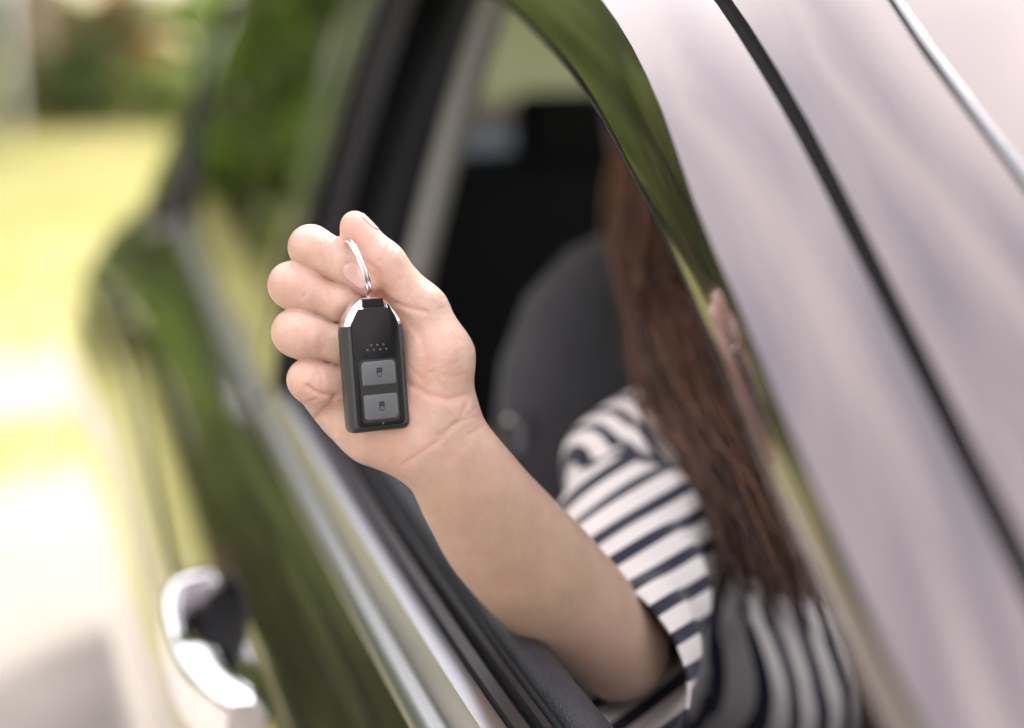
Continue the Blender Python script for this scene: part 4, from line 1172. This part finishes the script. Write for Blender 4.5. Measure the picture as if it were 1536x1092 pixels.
# ------------------------------------------------------------------ car key
# fob frame: ku across (right), kv along (up), kn out of the front face
yaw, tilt = math.radians(27), math.radians(5.2)
kn = RT*math.sin(yaw)-FW*math.cos(yaw); ku0 = RT*math.cos(yaw)+FW*math.sin(yaw)
kv = UP*math.cos(tilt)-ku0*math.sin(tilt); kv /= np.linalg.norm(kv)
kv = UP*math.cos(tilt)-RT*math.sin(tilt); kv -= kn*(kv@kn); kv /= np.linalg.norm(kv); ku = np.cross(kv, kn)
KO = hp(566, 548, -4)                                   # middle of the front face
key = empty('car_key', tuple(KO)); tag(key, 'black car key fob with chrome top hanging from a ring in the hand', 'car key')
KINV = Matrix.Translation(-Vector(KO))
def kp(o, parent=None):
    o.parent = parent or key
    o.matrix_parent_inverse = KINV if parent is None else Matrix.Identity(4)
    if parent is not None: o.matrix_parent_inverse = Matrix.Identity(4)
    return o
K3 = lambda u, v, n: tuple(KO+ku*u*.001+kv*v*.001+kn*n*.001)      # millimetres
def offset_poly(pts, d):
    n = len(pts); out = []
    for i in range(n):
        p0, p1, p2 = [np.array(pts[(i+k) % n], float) for k in (-1, 0, 1)]
        e1 = (p1-p0)/(np.linalg.norm(p1-p0)+1e-9); e2 = (p2-p1)/(np.linalg.norm(p2-p1)+1e-9)
        n1 = np.array([e1[1], -e1[0]]); n2 = np.array([e2[1], -e2[0]]); m_ = n1+n2; m_ /= np.linalg.norm(m_)+1e-9
        out.append(tuple(p1-m_*d/max(.4, m_@n1)))
    return out
def round_poly(pts, r, seg=5):
    out = []; n = len(pts)
    for i in range(n):
        p0, p1, p2 = [np.array(pts[(i+k) % n], float) for k in (-1, 0, 1)]
        rr = r[i] if hasattr(r, '__len__') else r
        a = p1+(p0-p1)/np.linalg.norm(p0-p1)*rr; b = p1+(p2-p1)/np.linalg.norm(p2-p1)*rr
        for k in range(seg+1):
            s = k/seg; out.append(tuple((1-s)**2*a+2*s*(1-s)*p1+s*s*b))
    return out
def slab(name, poly, levels, m, parent=None, caps=(True, True)):
    """levels: [(inset, n)] from front to back; poly counter-clockwise in (u,v)"""
    V, Fs = [], []; n = len(poly)
    for ins, z in levels:
        for (u_, v_) in offset_poly(poly, ins): V.append(K3(u_, v_, z))
    for i in range(len(levels)-1):
        for k in range(n):
            k2 = (k+1) % n; Fs.append((i*n+k, (i+1)*n+k, (i+1)*n+k2, i*n+k2))
    if caps[0]: Fs.append(tuple(range(n)))
    if caps[1]: Fs.append(tuple((len(levels)-1)*n+k for k in reversed(range(n))))
    o = obj(name, V, Fs, m, None, True)
    es = o.modifiers.new('split', 'EDGE_SPLIT'); es.split_angle = math.radians(38)
    return kp(o, parent)
HW = 17.0
out = round_poly([(-HW, -34.5), (HW, -34.5), (HW, 22.5), (7.5, 35.5), (-7.5, 35.5), (-HW, 22.5)], [4.5, 4.5, 5.5, 6, 6, 5.5])
fob = slab('fob_body', out, [(3.2, 0), (1.6, -.35), (.6, -1.3), (0, -2.8), (-.1, -6), (0, -9.2), (.9, -11.6), (2.6, -12.8)], M['fob_side'])
# seam line round the side
seam = slab('side_seam', offset_poly(out, -.12), [(.0, -6.3), (-.04, -6.5), (-.04, -6.9), (0, -7.1)], M['fob_print'], caps=(False, False))
# chrome shoulders wrapped round the top
idx = [i for i, (u_, v_) in enumerate(out) if v_ > 21.0]
rows = []
for ins, z in ((4.2, .20), (3.0, .12), (1.5, -.22), (.45, -1.2), (-.18, -2.8), (-.28, -6), (-.15, -9.4), (.75, -11.9), (2.6, -13.1), (6, -13.2)):
    op = offset_poly(out, ins); pts = [op[i] for i in idx]
    a0 = (pts[0][0], 21.6); a1 = (pts[-1][0], 21.6)
    rows.append([K3(u_, v_, z) for u_, v_ in [a0]+pts+[a1]])
kp(grid('chrome_cap', rows, M['chrome'], flip=True))
# black face plate with clipped corners
plate = round_poly([(-13.4, -31.6), (13.4, -31.6), (13.4, 22.0), (8.6, 29.8), (-8.6, 29.8), (-13.4, 22.0)], [3.2, 3.2, .8, .8, .8, .8])
slab('face_plate', plate, [(.7, .62), (.25, .5), (0, .2), (0, -.6)], M['fob_plate'])
# ring slot: black bridge at the very top
slot = round_poly([(-6.4, 30.4), (6.4, 30.4), (5.6, 35.0), (-5.6, 35.0)], 1.0)
slab('ring_slot', slot, [(.3, .75), (0, .5), (0, -3)], M['fob_plate'])
# recessed button bed and two buttons
bed = round_poly([(-10.6, -29.6), (10.6, -29.6), (10.6, 3.4), (-10.6, 3.4)], 2.6)
slab('button_bed', bed, [(0, .66), (.3, .70), (.9, .64)], M['fob_print'])
for v0, v1, kind in ((-10.4, 2.4, 'open'), (-28.4, -15.0, 'shut')):
    r = [1.2, 1.2, 2.8, 2.8] if kind == 'open' else [2.8, 2.8, 1.2, 1.2]
    bp = round_poly([(-9.6, v0), (9.6, v0), (9.6, v1), (-9.6, v1)], r)
    b = slab('button', bp, [(.8, 1.75), (.35, 1.6), (.05, 1.2), (0, .4)], M['fob_button'])
    b['label'] = 'grey button with an open padlock mark' if kind == 'open' else 'grey button with a closed padlock mark'
    cx, cy = 0.2, (v0+v1)/2+.4
    ic = empty('lock_icon') if False else None
    V, Fs = [], []
    def flat(poly, z=1.80):
        b0 = len(V); V.extend(K3(u_, v_, z) for u_, v_ in poly); Fs.append(tuple(b0+k for k in range(len(poly))))
    def bar(pts, w_):
        for i in range(len(pts)-1):
            a, c = np.array(pts[i]), np.array(pts[i+1]); e = (c-a)/np.linalg.norm(c-a); nn = np.array([-e[1], e[0]])*w_/2; a = a-e*w_*.2; c = c+e*w_*.2
            flat([tuple(a-nn), tuple(c-nn), tuple(c+nn), tuple(a+nn)], 1.80+.004*(i % 2))
    # padlock upside down as on the fob: body above, shackle below
    bar([(cx-1.1, cy+1.9), (cx+1.1, cy+1.9)], .9); bar([(cx-1.1, cy+.3), (cx+1.1, cy+.3)], .9)
    bar([(cx-1.15, cy+2.2), (cx-1.15, cy+0)], .75); bar([(cx+1.15, cy+2.2), (cx+1.15, cy+0)], .75); bar([(cx, cy+1.5), (cx, cy+.7)], .55)
    arc = [(cx+1.15*math.cos(t), cy-1.2+1.15*math.sin(t)) for t in lin(math.pi, 2*math.pi, 9)]
    if kind == 'open': bar([(cx-1.15, cy-.2)]+arc, .42)
    else: bar([(cx-1.15, cy-.2)]+arc+[(cx+1.15, cy-.2)], .42)
    kp(obj('lock_icon', V, Fs, M['fob_print'], None, False), b)
# raised dots
for row, n, v_ in ((0, 3, 10.6), (1, 4, 8.2)):
    for k in range(n):
        u_ = (k-(n-1)/2)*3.5+(.6 if row == 0 else .2)
        rows = [[K3(u_+r*math.cos(t), v_+r*math.sin(t), z) for t in lin(0, 2*math.pi, 13)] for r, z in ((.62, .6), (.5, .85), (.3, 1.0), (.02, 1.05))]
        kp(grid('raised_dot', rows, M['fob_dot']))
rows = [[K3(.6+r*math.cos(t), -30.5+r*math.sin(t), z) for t in lin(0, 2*math.pi, 13)] for r, z in ((.6, .6), (.5, .72), (.02, .74))]
kp(grid('indicator_lamp', rows, M['fob_dot']))
# split ring, seen nearly edge on
c0 = hp(536.5, 401, -42); e1 = (RT*.38-UP*.925); e1 /= np.linalg.norm(e1)
perp = RT*.925+UP*.38; e2 = -FW*.972+perp*.235; e2 /= np.linalg.norm(e2); e3 = np.cross(e1, e2)
V, Fs = [], []
RR = 43.5*MPX
for off, r0 in ((-.0009, RR), (.0009, RR)):
    path = [Vector(c0+(e1*math.cos(a)+e2*math.sin(a))*r0+e3*off) for a in lin(0, 2*math.pi, 65)]
    tube_data(path, .00115, 10, False, V, Fs, flat=(tuple(e3), .75))
kp(obj('key_ring', V, Fs, M['chrome']))

plate_o = [o for o in key.children if o.name.split('.')[0] == 'face_plate'][0]
for o in list(key.children):
    if o.name.split('.')[0] in ('raised_dot', 'indicator_lamp', 'ring_slot'): o.parent = plate_o; o.matrix_parent_inverse = Matrix.Identity(4)
